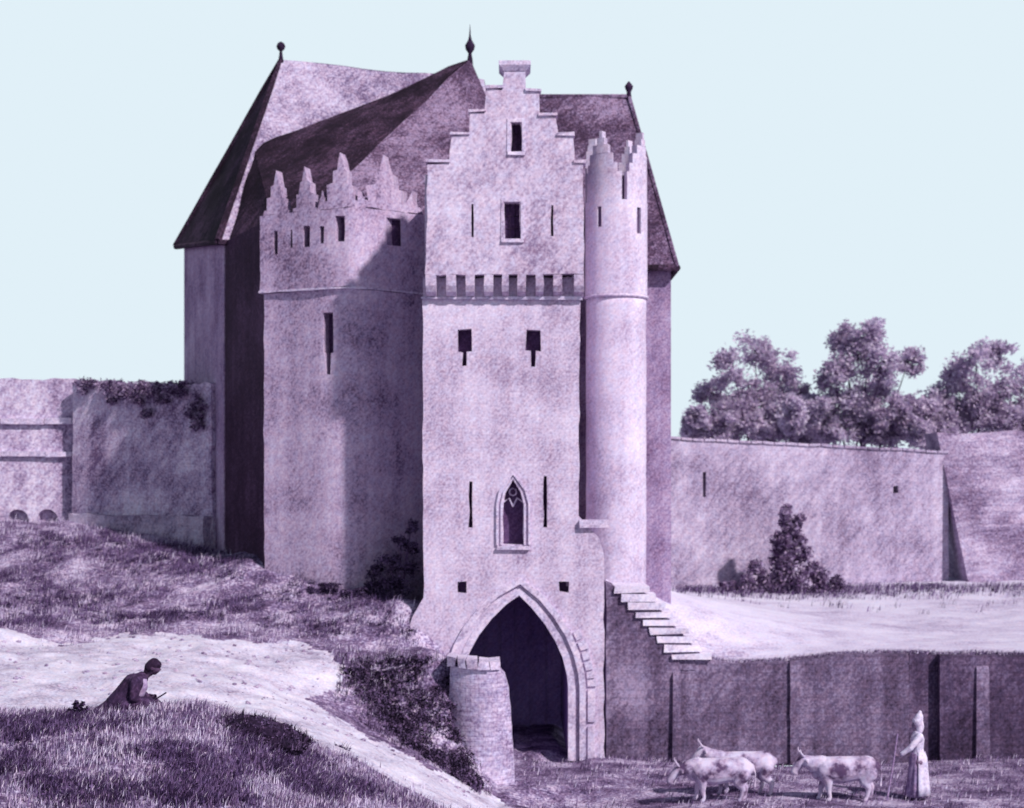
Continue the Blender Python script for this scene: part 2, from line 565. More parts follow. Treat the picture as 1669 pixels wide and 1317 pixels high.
gate = thing('gate_tower', 'tall pale gate tower with stepped gable above a pointed archway', 'tower', (-0.2, 41.5, 0))
arch_px = [(755, 1240), (755, 1110), (757, 1088), (766, 1062), (780, 1036), (800, 1010), (824, 986), (846, 970),
           (866, 990), (888, 1017), (905, 1044), (917, 1072), (924, 1100), (926, 1120), (926, 1240)]
arch = [FR.uv(*p) for p in arch_px]
key = lambda x, y, w, h, sw, sh: [FR.uv(x - sw, y + h + sh), FR.uv(x + sw, y + h + sh), FR.uv(x + sw, y + h), FR.uv(x + w, y + h),
                                  FR.uv(x + w, y), FR.uv(x - w, y), FR.uv(x - w, y + h), FR.uv(x - sw, y + h)]
holes = [key(757.5, 537, 11.5, 36, 3, 23), key(869.5, 538, 11.5, 34, 3.5, 26),
         rect(FR, 764, 785, 770, 860), rect(FR, 886, 775, 892, 860), rect(FR, 745, 948, 761, 967), rect(FR, 911, 948, 927, 965)]
goth = [FR.uv(*p) for p in ((820, 888), (820, 822), (824, 803), (836, 782), (848, 803), (853, 822), (853, 888))]
outline = [FR.uv(*p) for p in ((650, 1240), (652, 1100), (656, 1045), (672, 1005), (690, 972), (689, 452), (946, 452), (943, 840), (958, 858), (975, 876), (984, 903), (985, 1240))]
out2 = outline + arch[::-1]
part('front_wall', plate(FR, out2, holes + [goth], 0, 0.35), 'gate', gate)
for h in holes:
    window(FR, h, gate, 0.35)
gw = part('lancet_window', plate(FR, grow(goth, 0.03), (), 0.354, 0.4, jit=0), 'hole', gate)
gpath = goth
b = band(FR, offset(gpath, 0.015), offset(gpath, 0.06), -0.05, 0.1)
part('frame', b, 'trim', gw)
part('hood_moulding', band(FR, offset(gpath, 0.12), offset(gpath, 0.165), -0.07, 0.05), 'trim', gw)
tb = bmesh.new()
q = [FR.W(*(lambda a: (a[0], 0.2, a[1]))(FR.uv(*p))) for p in ((821, 826), (829, 818), (836, 836), (838, 886))]
tube(tb, [FR.W(FR.uv(821, 818)[0], 0.2, FR.uv(821, 818)[1]), FR.W(FR.uv(830, 812)[0], 0.2, FR.uv(830, 812)[1]), FR.W(FR.uv(836, 826)[0], 0.2, FR.uv(836, 826)[1])], 0.022)
tube(tb, [FR.W(FR.uv(852, 818)[0], 0.2, FR.uv(852, 818)[1]), FR.W(FR.uv(843, 812)[0], 0.2, FR.uv(843, 812)[1]), FR.W(FR.uv(836, 826)[0], 0.2, FR.uv(836, 826)[1])], 0.022)
tube(tb, [FR.W(FR.uv(836 + 6 * math.cos(a), 802)[0], 0.2, FR.uv(836, 802 + 6 * math.sin(a))[1]) for a in [k * PI / 4 for k in range(9)]], 0.02)
part('tracery', tb, 'trim', gw)
sb = bmesh.new()
a0 = FR.uv(810, 890)
a1 = FR.uv(863, 896)
box(sb, (a0[0], 39.9, a1[1]), (a1[0], 40.2, a0[1]), 0.006)
part('sill', sb, 'trim', gw)
# arch mouldings
am = part('arch_moulding', band(FR, offset(arch, 0.0), offset(arch, 0.17), -0.03, 0.22), 'trim', gate)
part('arch_roll', band(FR, offset(arch, 0.27), offset(arch, 0.42), -0.10, 0.2), 'trim', am)
vb = bmesh.new()
ap = offset(arch, 0.47)
ao = offset(arch, 0.66)
for i in range(10, len(ap) - 1):
    for k in range(2):
        f0, f1 = k / 2 + 0.05, (k + 1) / 2 - 0.05
        L2 = lambda a, b, f: (a[0] + (b[0] - a[0]) * f, a[1] + (b[1] - a[1]) * f)
        if i == len(ap) - 2:
            f0, f1 = k / 2 + 0.03, (k + 1) / 2 - 0.03
        e = random.uniform(-0.03, 0.03)
        band(FR, [L2(ap[i], ap[i + 1], f0), L2(ap[i], ap[i + 1], f1)],
             [(lambda t: (t[0] + e, t[1]))(L2(ao[i], ao[i + 1], f0)), (lambda t: (t[0] + e, t[1]))(L2(ao[i], ao[i + 1], f1))], -0.06, 0.1, vb)
part('voussoirs', vb, 'trim', am)
# impost ledge on the shoulder of the right pier
lb = bmesh.new()
a0, a1 = FR.uv(944, 848), FR.uv(992, 860)
box(lb, (a0[0], 39.88, a1[1]), (a1[0], 40.5, a0[1]), 0.01)
part('shoulder_ledge', lb, 'trim', gate)
# walls of the tower behind the front, gateway passage
xl, xr = FR.uv(691, 600)[0], FR.uv(944, 600)[0]
zt = FR.uv(0, 280)[1]
for nm, lo_, hi_ in (('side_wall', (xl, 40.352, 4.1), (xl + 0.3, 46, zt)), ('side_wall', (xr - 0.3, 40.352, 4.1), (xr, 46, zt)),
                     ('rear_wall', (xl + 0.302, 45.7, 0), (xr - 0.302, 46, zt))):
    part(nm, box(bmesh.new(), lo_, hi_), 'gate', gate)
pb = bmesh.new()
al, ar = arch[0][0] - 0.02, arch[-1][0] + 0.02
ri = [(p[0] * 1.0, p[1]) for p in offset(arch, 0.02)]
ro = offset(arch, 0.5)
band(FR, ri, ro, 0.354, 5.9, pb)
part('gate_passage', pb, 'passage', gate)
db = bmesh.new()
box(db, (al - 0.4, 45.55, -0.1), (ar + 0.4, 45.69, 4.4))
for k in range(6):
    xx = al + (ar - al) * (k + 0.5) / 6
    box(db, (xx - 0.18, 45.48, 0), (xx + 0.18, 45.548, 4.2), 0.005)
part('rear_door', db, 'passage', gate)
fb = bmesh.new()
box(fb, (xl + 0.31, 40.36, 4.55), (xr - 0.31, 45.69, 4.8))
part('floor', fb, 'passage', gate)
# upper storey
up_px = [(694, 447), (697, 267), (733, 266), (736, 222), (763, 219), (766, 185), (789, 183), (794, 143), (818, 146), (822, 116), (856, 116), (857, 148), (878, 150),
         (880, 188), (906, 191), (910, 221), (934, 221), (938, 266), (951, 267), (952, 447)]
uh = [rect(UP, 833, 200, 850, 247), rect(UP, 823, 330, 848, 389), rect(UP, 768, 332, 772, 387), rect(UP, 898, 334, 902, 385)]
part('gable_wall', plate(UP, [UP.uv(*p) for p in up_px], uh, 0, 0.33), 'gate', gate)
for i, h in enumerate(uh):
    window(UP, h, gate, 0.33)
    if i < 2:
        s = bmesh.new()
        x0, z0 = h[0]
        x1 = h[1][0]
        box(s, (x0 - 0.08, 39.56, z0 - 0.09), (x1 + 0.08, 39.75, z0 - 0.015), 0.006)
        part('window_sill', s, 'trim', gate)
        z1_ = h[2][1]
        s = bmesh.new()
        o_ = [(x0 - 0.10, z0 - 0.012), (x0 - 0.09, z1_ + 0.10), (x1 + 0.09, z1_ + 0.10), (x1 + 0.10, z0 - 0.012)]
        i_ = [(x0 - 0.015, z0 - 0.012), (x0 - 0.015, z1_ + 0.015), (x1 + 0.015, z1_ + 0.015), (x1 + 0.015, z0 - 0.012)]
        band(UP, i_, o_, -0.022, 0.05, s)
        part('window_frame', s, 'trim', gate)
        s = bmesh.new()
        for fx in (0.33, 0.67):
            tube(s, [(x0 + (x1 - x0) * fx, 39.80, z0 - 0.03), (x0 + (x1 - x0) * fx, 39.80, z1_ + 0.03)], 0.012, 6)
        for fz in (0.3, 0.65):
            tube(s, [(x0 - 0.03, 39.80, z0 + (z1_ - z0) * fz), (x1 + 0.03, 39.80, z0 + (z1_ - z0) * fz)], 0.012, 6)
        part('window_grille', s, 'iron', gate)
# coping stones on the steps
for (x0, x1, y) in ((694, 735, 265), (734, 765, 220), (763, 792, 183), (791, 822, 144), (856, 882, 149), (878, 909, 189), (907, 937, 221), (935, 955, 266)):
    a, c = UP.uv(x0, y), UP.uv(x1, y)
    cb = bmesh.new()
    box(cb, (a[0], 39.57, a[1] + 0.003), (c[0], 40.0, a[1] + 0.065), 0.008)
    part('coping_stone', cb, 'gate', gate)
ch = bmesh.new()
a, c = UP.uv(822, 116), UP.uv(856, 116)
box(ch, (a[0], 39.96, a[1] - 0.5), (c[0], 40.3, a[1] - 0.002), 0.006)
x0, x1 = UP.uv(813, 0)[0], UP.uv(865, 0)[0]
z0, z1, z2 = UP.uv(0, 116)[1], UP.uv(0, 107)[1], UP.uv(0, 100)[1]
vs = []
for (xa, xb, ya, yb, z) in ((a[0] - 0.01, c[0] + 0.01, 39.60, 40.32, z0 + 0.002), (x0, x1, 39.52, 40.4, z1), (x0, x1, 39.52, 40.4, z2)):
    vs.append([ch.verts.new(p) for p in ((xa, ya, z), (xb, ya, z), (xb, yb, z), (xa, yb, z))])
for k in range(2):
    for i in range(4):
        ch.faces.new((vs[k][i], vs[k][(i + 1) % 4], vs[k + 1][(i + 1) % 4], vs[k + 1][i]))
ch.faces.new(vs[0][::-1])
ch.faces.new(vs[2])
part('chimney', ch, 'trim', gate)
# corbel table
for (x0, x1) in ((694, 711), (727, 743), (759, 773), (789, 804), (818, 829), (843, 857), (873, 886), (902, 916), (936, 952)):
    cbm = bmesh.new()
    a, c = UP.uv(x0, 447), UP.uv(x1, 447)
    zt_ = a[1] - 0.003
    pr = [(39.62, zt_), (39.64, zt_ - 0.26), (39.72, zt_ - 0.40), (39.86, zt_ - 0.48), (40.0, zt_ - 0.52)]
    r = []
    for xx in (a[0], c[0]):
        r.append([cbm.verts.new((xx + random.gauss(0, 0.006), y, z)) for y, z in pr] + [cbm.verts.new((xx, 39.998, zt_))])
    n = len(r[0])
    for i in range(n):
        cbm.faces.new((r[0][i], r[0][(i + 1) % n], r[1][(i + 1) % n], r[1][i]))
    cbm.faces.new(r[0])
    cbm.faces.new(r[1][::-1])
    part('corbel', cbm, 'gate', gate)
s = bmesh.new()
a, c = FR.uv(687, 481), FR.uv(949, 488)
box(s, (a[0], 39.9, c[1]), (c[0], 40.0, c[1] + 0.06), 0.01)
part('string_course', s, 'trim', gate)
rb = bmesh.new()
ux0, ux1, zr0 = UP.uv(697, 0)[0], UP.uv(951, 0)[0], UP.uv(0, 300)[1]
xm = (ux0 + ux1) / 2
zr1 = UP.uv(0, 160)[1]
rough_faces(rb, [((ux0, 39.96, zr0), (ux0, 46.3, zr0), (xm, 46.3, zr1), (xm, 39.96, zr1)), ((ux1, 46.3, zr0), (ux1, 39.96, zr0), (xm, 39.96, zr1), (xm, 46.3, zr1)),
                 ((ux0, 46.3, zr0), (ux1, 46.3, zr0), (xm, 46.3, zr1))])
part('roof', rb, 'tile', gate)
for x in (ux0, ux1 - 0.25):
    ub = bmesh.new()
    box(ub, (x, 39.952, zr0 - 2.4), (x + 0.25, 46, zr0))
    part('upper_side_wall', ub, 'gate', gate)

# ------------------------------------------------------------------ keep (wing left of the gate)
KP = Plane((-2.05, 42.0), (4.5, -1.4))
def kg(u):
    """The wing's front is gently rounded and turns in to a recess beside the gate tower."""
    t = min(1, max(0, (u + 2.1) / 2.2))
    return 2.5 * t * t * (3 - 2 * t) - 0.30 * math.exp(-((u + 2.5) / 1.3) ** 2)


def kplate(*a, **k):
    bm = plate(*a, **k)
    q = -4.8
    while q < 0.3:
        bmesh.ops.bisect_plane(bm, geom=bm.verts[:] + bm.edges[:] + bm.faces[:], plane_co=KP.W(q, 0, 0), plane_no=(*KP.d, 0))
        q += 0.16
    for v in bm.verts:
        u = (v.co.x - KP.p0[0]) * KP.d[0] + (v.co.y - KP.p0[1]) * KP.d[1]
        v.co += Vector((*KP.n, 0)) * kg(u)
    return bm


keep = thing('castle_keep', 'broad shadowed castle wing with spiky stepped battlements left of the gate tower', 'castle wing', (-4, 45, 4))
kuv = KP.uv
KC = KP.W(kuv(430, 600)[0], 0, 0)
kslits = [rect(KP, 449, 378, 456, 416), rect(KP, 478, 376, 482, 406), rect(KP, 501, 370, 513, 405), rect(KP, 530, 372, 537, 400), rect(KP, 556, 356, 571, 397), rect(KP, 619, 350, 633, 395)]
big = [kuv(538, 611), kuv(546, 611), kuv(547, 578), kuv(551, 576), kuv(551, 511), kuv(534, 511), kuv(534, 576), kuv(537, 578)]
zs = kuv(430, 478)[1]
ul, ur = kuv(431, 600)[0], 0.3
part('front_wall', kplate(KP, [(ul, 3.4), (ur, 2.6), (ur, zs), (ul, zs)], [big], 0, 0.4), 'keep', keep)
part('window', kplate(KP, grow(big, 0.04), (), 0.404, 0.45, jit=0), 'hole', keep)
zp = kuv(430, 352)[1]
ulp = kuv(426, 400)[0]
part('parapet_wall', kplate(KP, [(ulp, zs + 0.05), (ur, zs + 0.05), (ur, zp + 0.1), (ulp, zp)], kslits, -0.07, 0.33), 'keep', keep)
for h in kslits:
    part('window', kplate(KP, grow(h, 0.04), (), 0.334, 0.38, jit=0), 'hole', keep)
s = kplate(KP, [(ulp - 0.03, zs + 0.001), (ur, zs + 0.001), (ur, zs + 0.049), (ulp - 0.03, zs + 0.049)], (), -0.1, 0.2, jit=0.006)
part('string_course', s, 'trim', keep)
# battlements: stepped, pointed merlons
for (cxp, yb, hw, yt) in ((453, 353, 21, 279), (503, 350, 21, 274), (563, 342, 27, 252), (617, 338, 24, 249), (534, 346, 8, 316), (590, 341, 6, 312), (643, 337, 7, 300)):
    h = yb - yt
    st = [(-1, 0), (-1, 0.12), (-0.72, 0.13), (-0.72, 0.40), (-0.42, 0.42), (-0.40, 0.66), (-0.2, 0.68), (0.0, 1.0), (0.2, 0.7), (0.38, 0.66), (0.42, 0.42), (0.72, 0.40), (0.74, 0.13), (1, 0.12), (1, 0)]
    base = kuv(cxp, yb)[1]
    pts_ = [kuv(cxp + a * hw, yb - b * h) for a, b in st]
    zb_ = zp + 0.005 + 0.1 * (cxp - 426) / 264
    pts_[0] = (pts_[0][0], zb_)
    pts_[-1] = (pts_[-1][0], zb_)
    part('merlon', kplate(KP, pts_, (), -0.06, 0.3, jit=0.015, step=0.2), 'keep', keep)
# thin round shaft in the corner by the gate tower
sh = bmesh.new()
c = KP.W(kuv(676, 600)[0], kg(kuv(676, 600)[0]) + 0.02, 0)
lathe(sh, (c.x, c.y), [(0.17, 2.6), (0.17, 9.0), (0.16, 13.0), (0.18, 13.1), (0.05, 13.4)], 14)
part('corner_shaft', sh, 'keep', keep, True)
HK = (-8.15, 47.2)
cl = KP.W(ul, 0, 0)
sd = Plane((HK[0], HK[1]), (cl.x - HK[0], cl.y - HK[1]))
sl = math.hypot(cl.x - HK[0], cl.y - HK[1])
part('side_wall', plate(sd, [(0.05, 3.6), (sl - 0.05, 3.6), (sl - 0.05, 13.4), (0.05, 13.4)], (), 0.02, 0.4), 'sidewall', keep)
bk = bmesh.new()
box(bk, (-1.9, 46.05, 3), (1.6, 54.5, 12.8))
part('rear_wall', bk, 'hallwall', keep)
A = P(766, 97, 50)
B = P(414, 240, 49.0)
E0, E1, E2, E3, E4 = Vector((-8.15, 47.3, 13.35)), Vector((cl.x + 0.25, cl.y + 0.55, 13.0)), Vector((-1.9, 45.0, 13.0)), Vector((1.4, 47.5, 13.0)), Vector((-1, 56, 13.0))
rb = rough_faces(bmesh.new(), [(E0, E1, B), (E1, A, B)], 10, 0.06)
part('shaded_roof_slope', rb, 'shadetile', keep)  # the darkness of this slope is painted shade
rb = rough_faces(bmesh.new(), [(E1, E2, A), (E2, E3, A), (E3, E4, A), (E4, B, A)], 8, 0.05)
part('tiled_roof_slope', rb, 'tile', keep)
fb = bmesh.new()
lathe(fb, (A.x, A.y), [(0.10, A.z - 0.25), (0.08, A.z), (0.05, A.z + 0.18), (0.13, A.z + 0.30), (0.15, A.z + 0.42), (0.06, A.z + 0.58), (0.03, A.z + 0.7), (0.004, A.z + 1.05)], 10)
part('finial', fb, 'iron', keep, True)

# ------------------------------------------------------------------ rear hall with the great hipped roof
hall = thing('great_hall', 'tall rear hall at the castle left end under a steep pale roof with ball finial', 'castle hall', (-5, 51, 4))
th = math.radians(22.7)
U, V = Vector((math.cos(th), math.sin(th), 0)), Vector((math.sin(th), -math.cos(th), 0))
K0 = Vector((HK[0], HK[1], 0))
hz = 13.47
hp = lambda a, b, z: K0 + U * a - V * b + Vector((0, 0, z))
Wd, Ln = 5.5, 9.0
TILT = 0.62                      # the old eaves line has risen towards the far corner
hb = bmesh.new()
prism(hb, [tuple(hp(a, b, 0).xy) for a, b in ((0, 0), (Ln, 0), (Ln, Wd), (0, Wd))], 3.2, hz)
for v in hb.verts:
    if v.co.z > 10 and (v.co - hp(0, Wd, hz)).length < 0.1:
        v.co.z += TILT
part('wall', hb, 'hallwall', hall)
o = 0.22
cz_ = P(457, 96, 51.3).z
e = [hp(-o, -o, hz - 0.12), hp(Ln, -o, hz - 0.12), hp(Ln, Wd + o, hz - 0.12), hp(-o, Wd + o, hz - 0.12 + TILT)]
ra_ = next(a / 50 for a in range(0, 300) if to_px(*hp(a / 50, Wd / 2, 19))[0] > 457)
cz_ = P(457, 97, hp(ra_, Wd / 2, 0).y).z
r0, r1 = hp(ra_, Wd / 2, cz_), hp(Ln, Wd / 2, cz_)
rb = rough_faces(bmesh.new(), [(e[0], e[1], r1, r0), (e[2], e[3], r0, r1), (e[1], e[2], r1)], 10, 0.04)
roof = part('roof', rb, 'paletile', hall)
rb = rough_faces(bmesh.new(), [(e[3], e[0], r0)], 10, 0.03)
# hip slope with its shade in the colour, plus verge board along its edges
for (p, q) in ((e[0], r0), (e[3], r0)):
    tube(rb, [p.lerp(q, k / 6) + Vector((0, 0, 0.03)) for k in range(7)], [0.11, 0.1, 0.1, 0.09, 0.09, 0.09, 0.06], 6)
part('shaded_hip', rb, 'shadetile', roof)
ev = bmesh.new()
for (p, q) in ((e[3], e[0]), (e[0], e[1])):
    tube(ev, [p, q], 0.08, 6)
part('eaves', ev, 'shadetile', roof)
fb = bmesh.new()
lathe(fb, (r0.x, r0.y), [(0.09, cz_ - 0.1), (0.06, cz_ + 0.1), (0.04, cz_ + 0.25), (0.11, cz_ + 0.31), (0.14, cz_ + 0.40), (0.10, cz_ + 0.49), (0.02, cz_ + 0.54)], 10)
part('finial', fb, 'iron', hall, True)

# ------------------------------------------------------------------ right hall with ridge behind the gable
rh = thing('ridge_hall', 'castle block behind the round turret with a reddish ridge roof and small finial', 'castle block', (3, 46, 3))
hb = bmesh.new()
prism(hb, [(1.7, 44.3), (4.22, 44.3), (4.22, 50), (1.7, 50)], 2.0, 12.4)
part('wall', hb, 'hallwall', rh)
ra, rbv = P(800, 148, 46.5), P(1025, 157, 46.5)
ra.z = rbv.z
e = [Vector((-0.3, 43.95, 12.25)), Vector((4.36, 43.95, 12.25)), Vector((4.36, 50.2, 12.25)), Vector((-0.3, 50.2, 12.25))]
rb = rough_faces(bmesh.new(), [(e[0], e[1], rbv, ra), (e[1], e[2], rbv), (e[2], e[3], ra, rbv), (e[3], e[0], ra)], 8, 0.03)
for (p, q) in ((e[1], rbv), (rbv, ra)):
    tube(rb, [p.lerp(q, k / 5) for k in range(6)], 0.06, 6)
roof = part('roof', rb, 'tile', rh)
ev = bmesh.new()
tube(ev, [e[0] + Vector((2, 0, 0)), e[1], e[2]], 0.09, 6)
part('eaves', ev, 'shadetile', roof)
fb = bmesh.new()
lathe(fb, (rbv.x, rbv.y), [(0.08, rbv.z - 0.1), (0.06, rbv.z + 0.12), (0.1, rbv.z + 0.2), (0.12, rbv.z + 0.28), (0.06, rbv.z + 0.36), (0.01, rbv.z + 0.42)], 10)
part('finial', fb, 'iron', rh, True)

# ------------------------------------------------------------------ round turret
tc = (2.716, 43.55)
tur = thing('round_turret', 'slim white round turret with stepped battlements right of the gate tower', 'turret', (tc[0], tc[1], 2.5))
s0 = F / tc[1]
tz = lambda py: CZ + (HY - py) / s0


def ring_wall(a0, a1, r0, r1, z0, z1, bm, n=None):
    n = n or max(2, int((a1 - a0) / 0.08))
    g = []
    for i in range(n + 1):
        a = a0 + (a1 - a0) * i / n
        d = (math.sin(a), -math.cos(a))
        g.append([bm.verts.new((tc[0] + d[0] * r, tc[1] + d[1] * r, z)) for r, z in ((r1, z0), (r1, z1), (r0, z1), (r0, z0))])
    for i in range(n):
        for k in range(4):
            bm.faces.new((g[i][k], g[i][(k + 1) % 4], g[i + 1][(k + 1) % 4], g[i + 1][k]))
    bm.faces.new(g[0])
    bm.faces.new(g[-1][::-1])


zs_ = tz(489)
lb = bmesh.new()
lathe(lb, tc, [(0.8, 1.5)] + [(0.785 + random.gauss(0, 0.004), z) for z in np.arange(2.0, zs_, 0.4)] + [(0.785, zs_)], 48)
part('shaft_wall', lb, 'turret', tur, True)
lb = bmesh.new()
lathe(lb, tc, [(0.80, zs_ + 0.002), (0.85, zs_ + 0.03), (0.84, zs_ + 0.08), (0.80, zs_ + 0.1)], 48)
part('string_course', lb, 'trim', tur, True)
# upper drum built in arcs so that the two slots are real openings
slots = [(math.asin((975 - 1004) / 50), 0.075, 343, 376), (math.asin((1038 - 1004) / 50), 0.09, 344, 386)]
zd = tz(333)
ub = bmesh.new()
ang = -PI
for (a, hw, y0, y1) in slots:
    ring_wall(ang, a - hw, 0.55, 0.815, zs_ + 0.1, zd, ub)
    ring_wall(a - hw, a + hw, 0.55, 0.815, zs_ + 0.1, tz(y1), ub)
    ring_wall(a - hw, a + hw, 0.55, 0.815, tz(y0), zd, ub)
    ang = a + hw
ring_wall(ang, PI, 0.55, 0.815, zs_ + 0.1, zd, ub)
part('drum_wall', ub, 'turret', tur)
lb = bmesh.new()
lathe(lb, tc, [(0.54, zs_ + 0.11), (0.58, zd - 0.02), (0.58, tz(292))], 32)
part('dark_backing', lb, 'hole', tur)  # added dark drum, so the slots and merlon gaps look unlit inside
for (a, hw, y0, y1) in slots:
    wb = bmesh.new()
    ring_wall(a - hw - 0.02, a + hw + 0.02, 0.70, 0.75, tz(y1) - 0.02, tz(y0) + 0.02, wb)
    part('window', wb, 'hole', tur)
for k in range(4):
    pk = math.radians(-33 + 90 * k)
    mb = bmesh.new()
    for (h0, h1, y0, y1) in ((-0.70, 0.70, 333, 288), (-0.62, 0.56, 288, 274), (-0.50, 0.40, 274, 258), (-0.32, 0.26, 258, 244), (-0.13, 0.13, 244, 233), (-0.05, 0.05, 233, 222)):
        ring_wall(pk + h0, pk + h1, 0.60, 0.805 + random.uniform(-0.004, 0.004), tz(y0) + 0.002, tz(y1), mb)
    part('merlon', mb, 'turret', tur)
# ------------------------------------------------------------------ moat retaining wall, stair, wing wall
rw = thing('moat_wall', 'long dark retaining wall of damp stone along the moat behind the cows', 'retaining wall', (8, 41.2, 0))
segs = [(1107, 1288, 40.98, 2.3), (1288, 1482, 40.90, 2.28), (1482, 1532, 41.22, 2.3), (1532, 2200, 40.97, 2.32)]
for (x0, x1, Y, zt_) in segs:
    pl = Plane((0, Y), (1, 0))
    u0, u1 = pl.uv(x0, 0)[0], pl.uv(x1, 0)[0]
    nk = int((u1 - u0) / 0.25) + 2
    top = [(q, mead_z(q, 41.3) + 0.05 + random.gauss(0, 0.012)) for q in (u0 + (u1 - u0) * k / nk for k in range(nk + 1))]
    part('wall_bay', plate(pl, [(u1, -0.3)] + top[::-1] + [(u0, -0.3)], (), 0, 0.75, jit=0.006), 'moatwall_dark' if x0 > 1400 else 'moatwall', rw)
for (x0, x1, Y, yt) in ((1097, 1110, 40.84, 1090), (1592, 1612, 40.91, 1080)):
    pl = Plane((0, Y), (1, 0))
    a, c = pl.uv(x0, yt), pl.uv(x1, yt)
    bt_ = bmesh.new()
    vs = [bt_.verts.new(p) for p in ((a[0] - .02, Y - .04, -.2), (c[0] + .02, Y - .04, -.2), (c[0] + .02, 41.1, -.2), (a[0] - .02, 41.1, -.2),
                                     (a[0], Y, a[1] - .15), (c[0], Y, a[1] - .15), (c[0], 41.1, a[1] + .05), (a[0], 41.1, a[1] + .05))]
    for f in ((0, 1, 2, 3), (7, 6, 5, 4), (0, 4, 5, 1), (1, 5, 6, 2), (2, 6, 7, 3), (3, 7, 4, 0)):
        bt_.faces.new([vs[i] for i in f])
    part('buttress', bt_, 'moatwall', rw)
cbm = bmesh.new()
box(cbm, (2.3, 41.3, -0.4), (20, 42.0, 2.05))
part('core', cbm, 'moatwall_dark', rw)
# sloping flank under the stair
st = thing('stone_stair', 'sunlit worn stone steps coming down beside the castle to the meadow', 'stair', (3.3, 41.5, 2.3))
SP = Plane((0, 40.92), (1, 0))
top = [SP.uv(x, y) for x, y in ((988, 950), (1008, 958), (1022, 985), (1040, 1008), (1058, 1028), (1076, 1048), (1098, 1066), (1150, 1072))]
part('flank_wall', plate(SP, [(SP.uv(1108, 0)[0], -0.3), (SP.uv(1108, 0)[0], 2.36)] + top[:-1][::-1] + [(top[0][0], -0.3)], (), 0, 1.5, jit=0.008), 'moatwall', st)
ns = 9
for k in range(ns):
    x0 = 1003 + (1098 - 1003) * k / (ns - 1)
    y0 = 957 + (1066 - 957) * k / (ns - 1)
    bm = bmesh.new()
    a = SP.uv(x0, y0)
    le = 0.84 + random.uniform(-0.06, 0.1)
    box(bm, (a[0] - 0.05, 40.86 + random.uniform(-0.03, 0.02), a[1] - 0.13), (a[0] + le, 41.75 + 0.35 * (1 - k / ns), a[1] + 0.02), 0.016)
    part('step', bm, 'step', st)
    if k < ns - 1:
        part('step_core', box(bmesh.new(), (a[0] + 0.04, 40.96, 2.0), (a[0] + le - 0.12, 41.7, a[1] - 0.132), 0.004), 'moatwall', st)
# wing wall left of the archway
wing = thing('wing_wall', 'short pale wing wall with a coping slab in front of the archway', 'wall', (-0.6, 36.8, 0))
WP = Plane((0, 36.3), (1, 0))
wo = [WP.uv(x, y) for x, y in ((725, 1320), (728, 1200), (733, 1088), (812, 1090), (822, 1104), (829, 1130), (834, 1180), (838, 1240), (842, 1320))]
def round_wing(bm):
    x = -1.5
    while x < 0.3:
        bmesh.ops.bisect_plane(bm, geom=bm.verts[:] + bm.edges[:] + bm.faces[:], plane_co=(x, 0, 0), plane_no=(1, 0, 0))
        x += 0.1
    for v in bm.verts:
        t = min(1.15, max(-1.15, (v.co.x + 0.65) / 0.72))
        v.co.y += 0.42 * t * t
    return bm


part('masonry', round_wing(plate(WP, wo, (), -0.1, 0.75, jit=0.014, step=0.18)), 'wing', wing)
x = 727
while x < 808:
    wd = random.uniform(12, 20)
    cb = bmesh.new()
    a = WP.uv(x + 0.6, 1074 + (x - 729) * 0.06)
    c = WP.uv(min(x + wd, 817), 1088 + (x - 729) * 0.06)
    box(cb, (a[0], 36.12, c[1] + 0.01), (c[0], 37.12, a[1]), 0.014)
    part('coping_stone', round_wing(cb), 'trim', wing)
    x += wd + 0.6


# ------------------------------------------------------------------ far walls
def ragged_top(pl, x0, x1, y0, y1, amp, n=26):
    out = []
    for k in range(n + 1):
        f = k / n
        u, z = pl.uv(x0 + (x1 - x0) * f, y0 + (y1 - y0) * f)
        out.append((u, z + amp * noise.noise((u * 0.7, 2.2, x0)) + amp * 0.4 * noise.noise((u * 2.3, 5, x0))))
    return out


FW = Plane((P(1090, 0, 60).x, 60), (P(1535, 0, 62.5).x - P(1090, 0, 60).x, 2.5))
far = thing('precinct_wall', 'plain pale boundary wall below the trees with a slit near the castle', 'wall', (10, 61, 2.6))
fh = [rect(FW, 1145, 770, 1150, 810), rect(FW, 1456, 792, 1464, 803)]
t_ = ragged_top(FW, 900, 1546, 706, 739, 0.07, 34)
part('masonry', plate(FW, [(t_[-1][0], 1.8)] + t_[::-1] + [(t_[0][0], 1.8)], fh, 0, 0.8, jit=0.02, step=0.5), 'farwall', far)
for h in fh:
    window(FW, h, far, 0.5, 'opening')
cbm = bmesh.new()
for i in range(0, len(t_) - 1):
    p, q = FW.W(t_[i][0], 0.4, t_[i][1] + 0.03), FW.W(t_[i + 1][0], 0.4, t_[i + 1][1] + 0.03)
    band(FW, [(t_[i][0] + 0.02, t_[i][1] + 0.002), (t_[i + 1][0] - 0.02, t_[i + 1][1] + 0.002)], [(t_[i][0] + 0.02, t_[i][1] + 0.09), (t_[i + 1][0] - 0.02, t_[i + 1][1] + 0.09)], -0.07, 0.87, cbm)
part('coping', cbm, 'farwall', far)
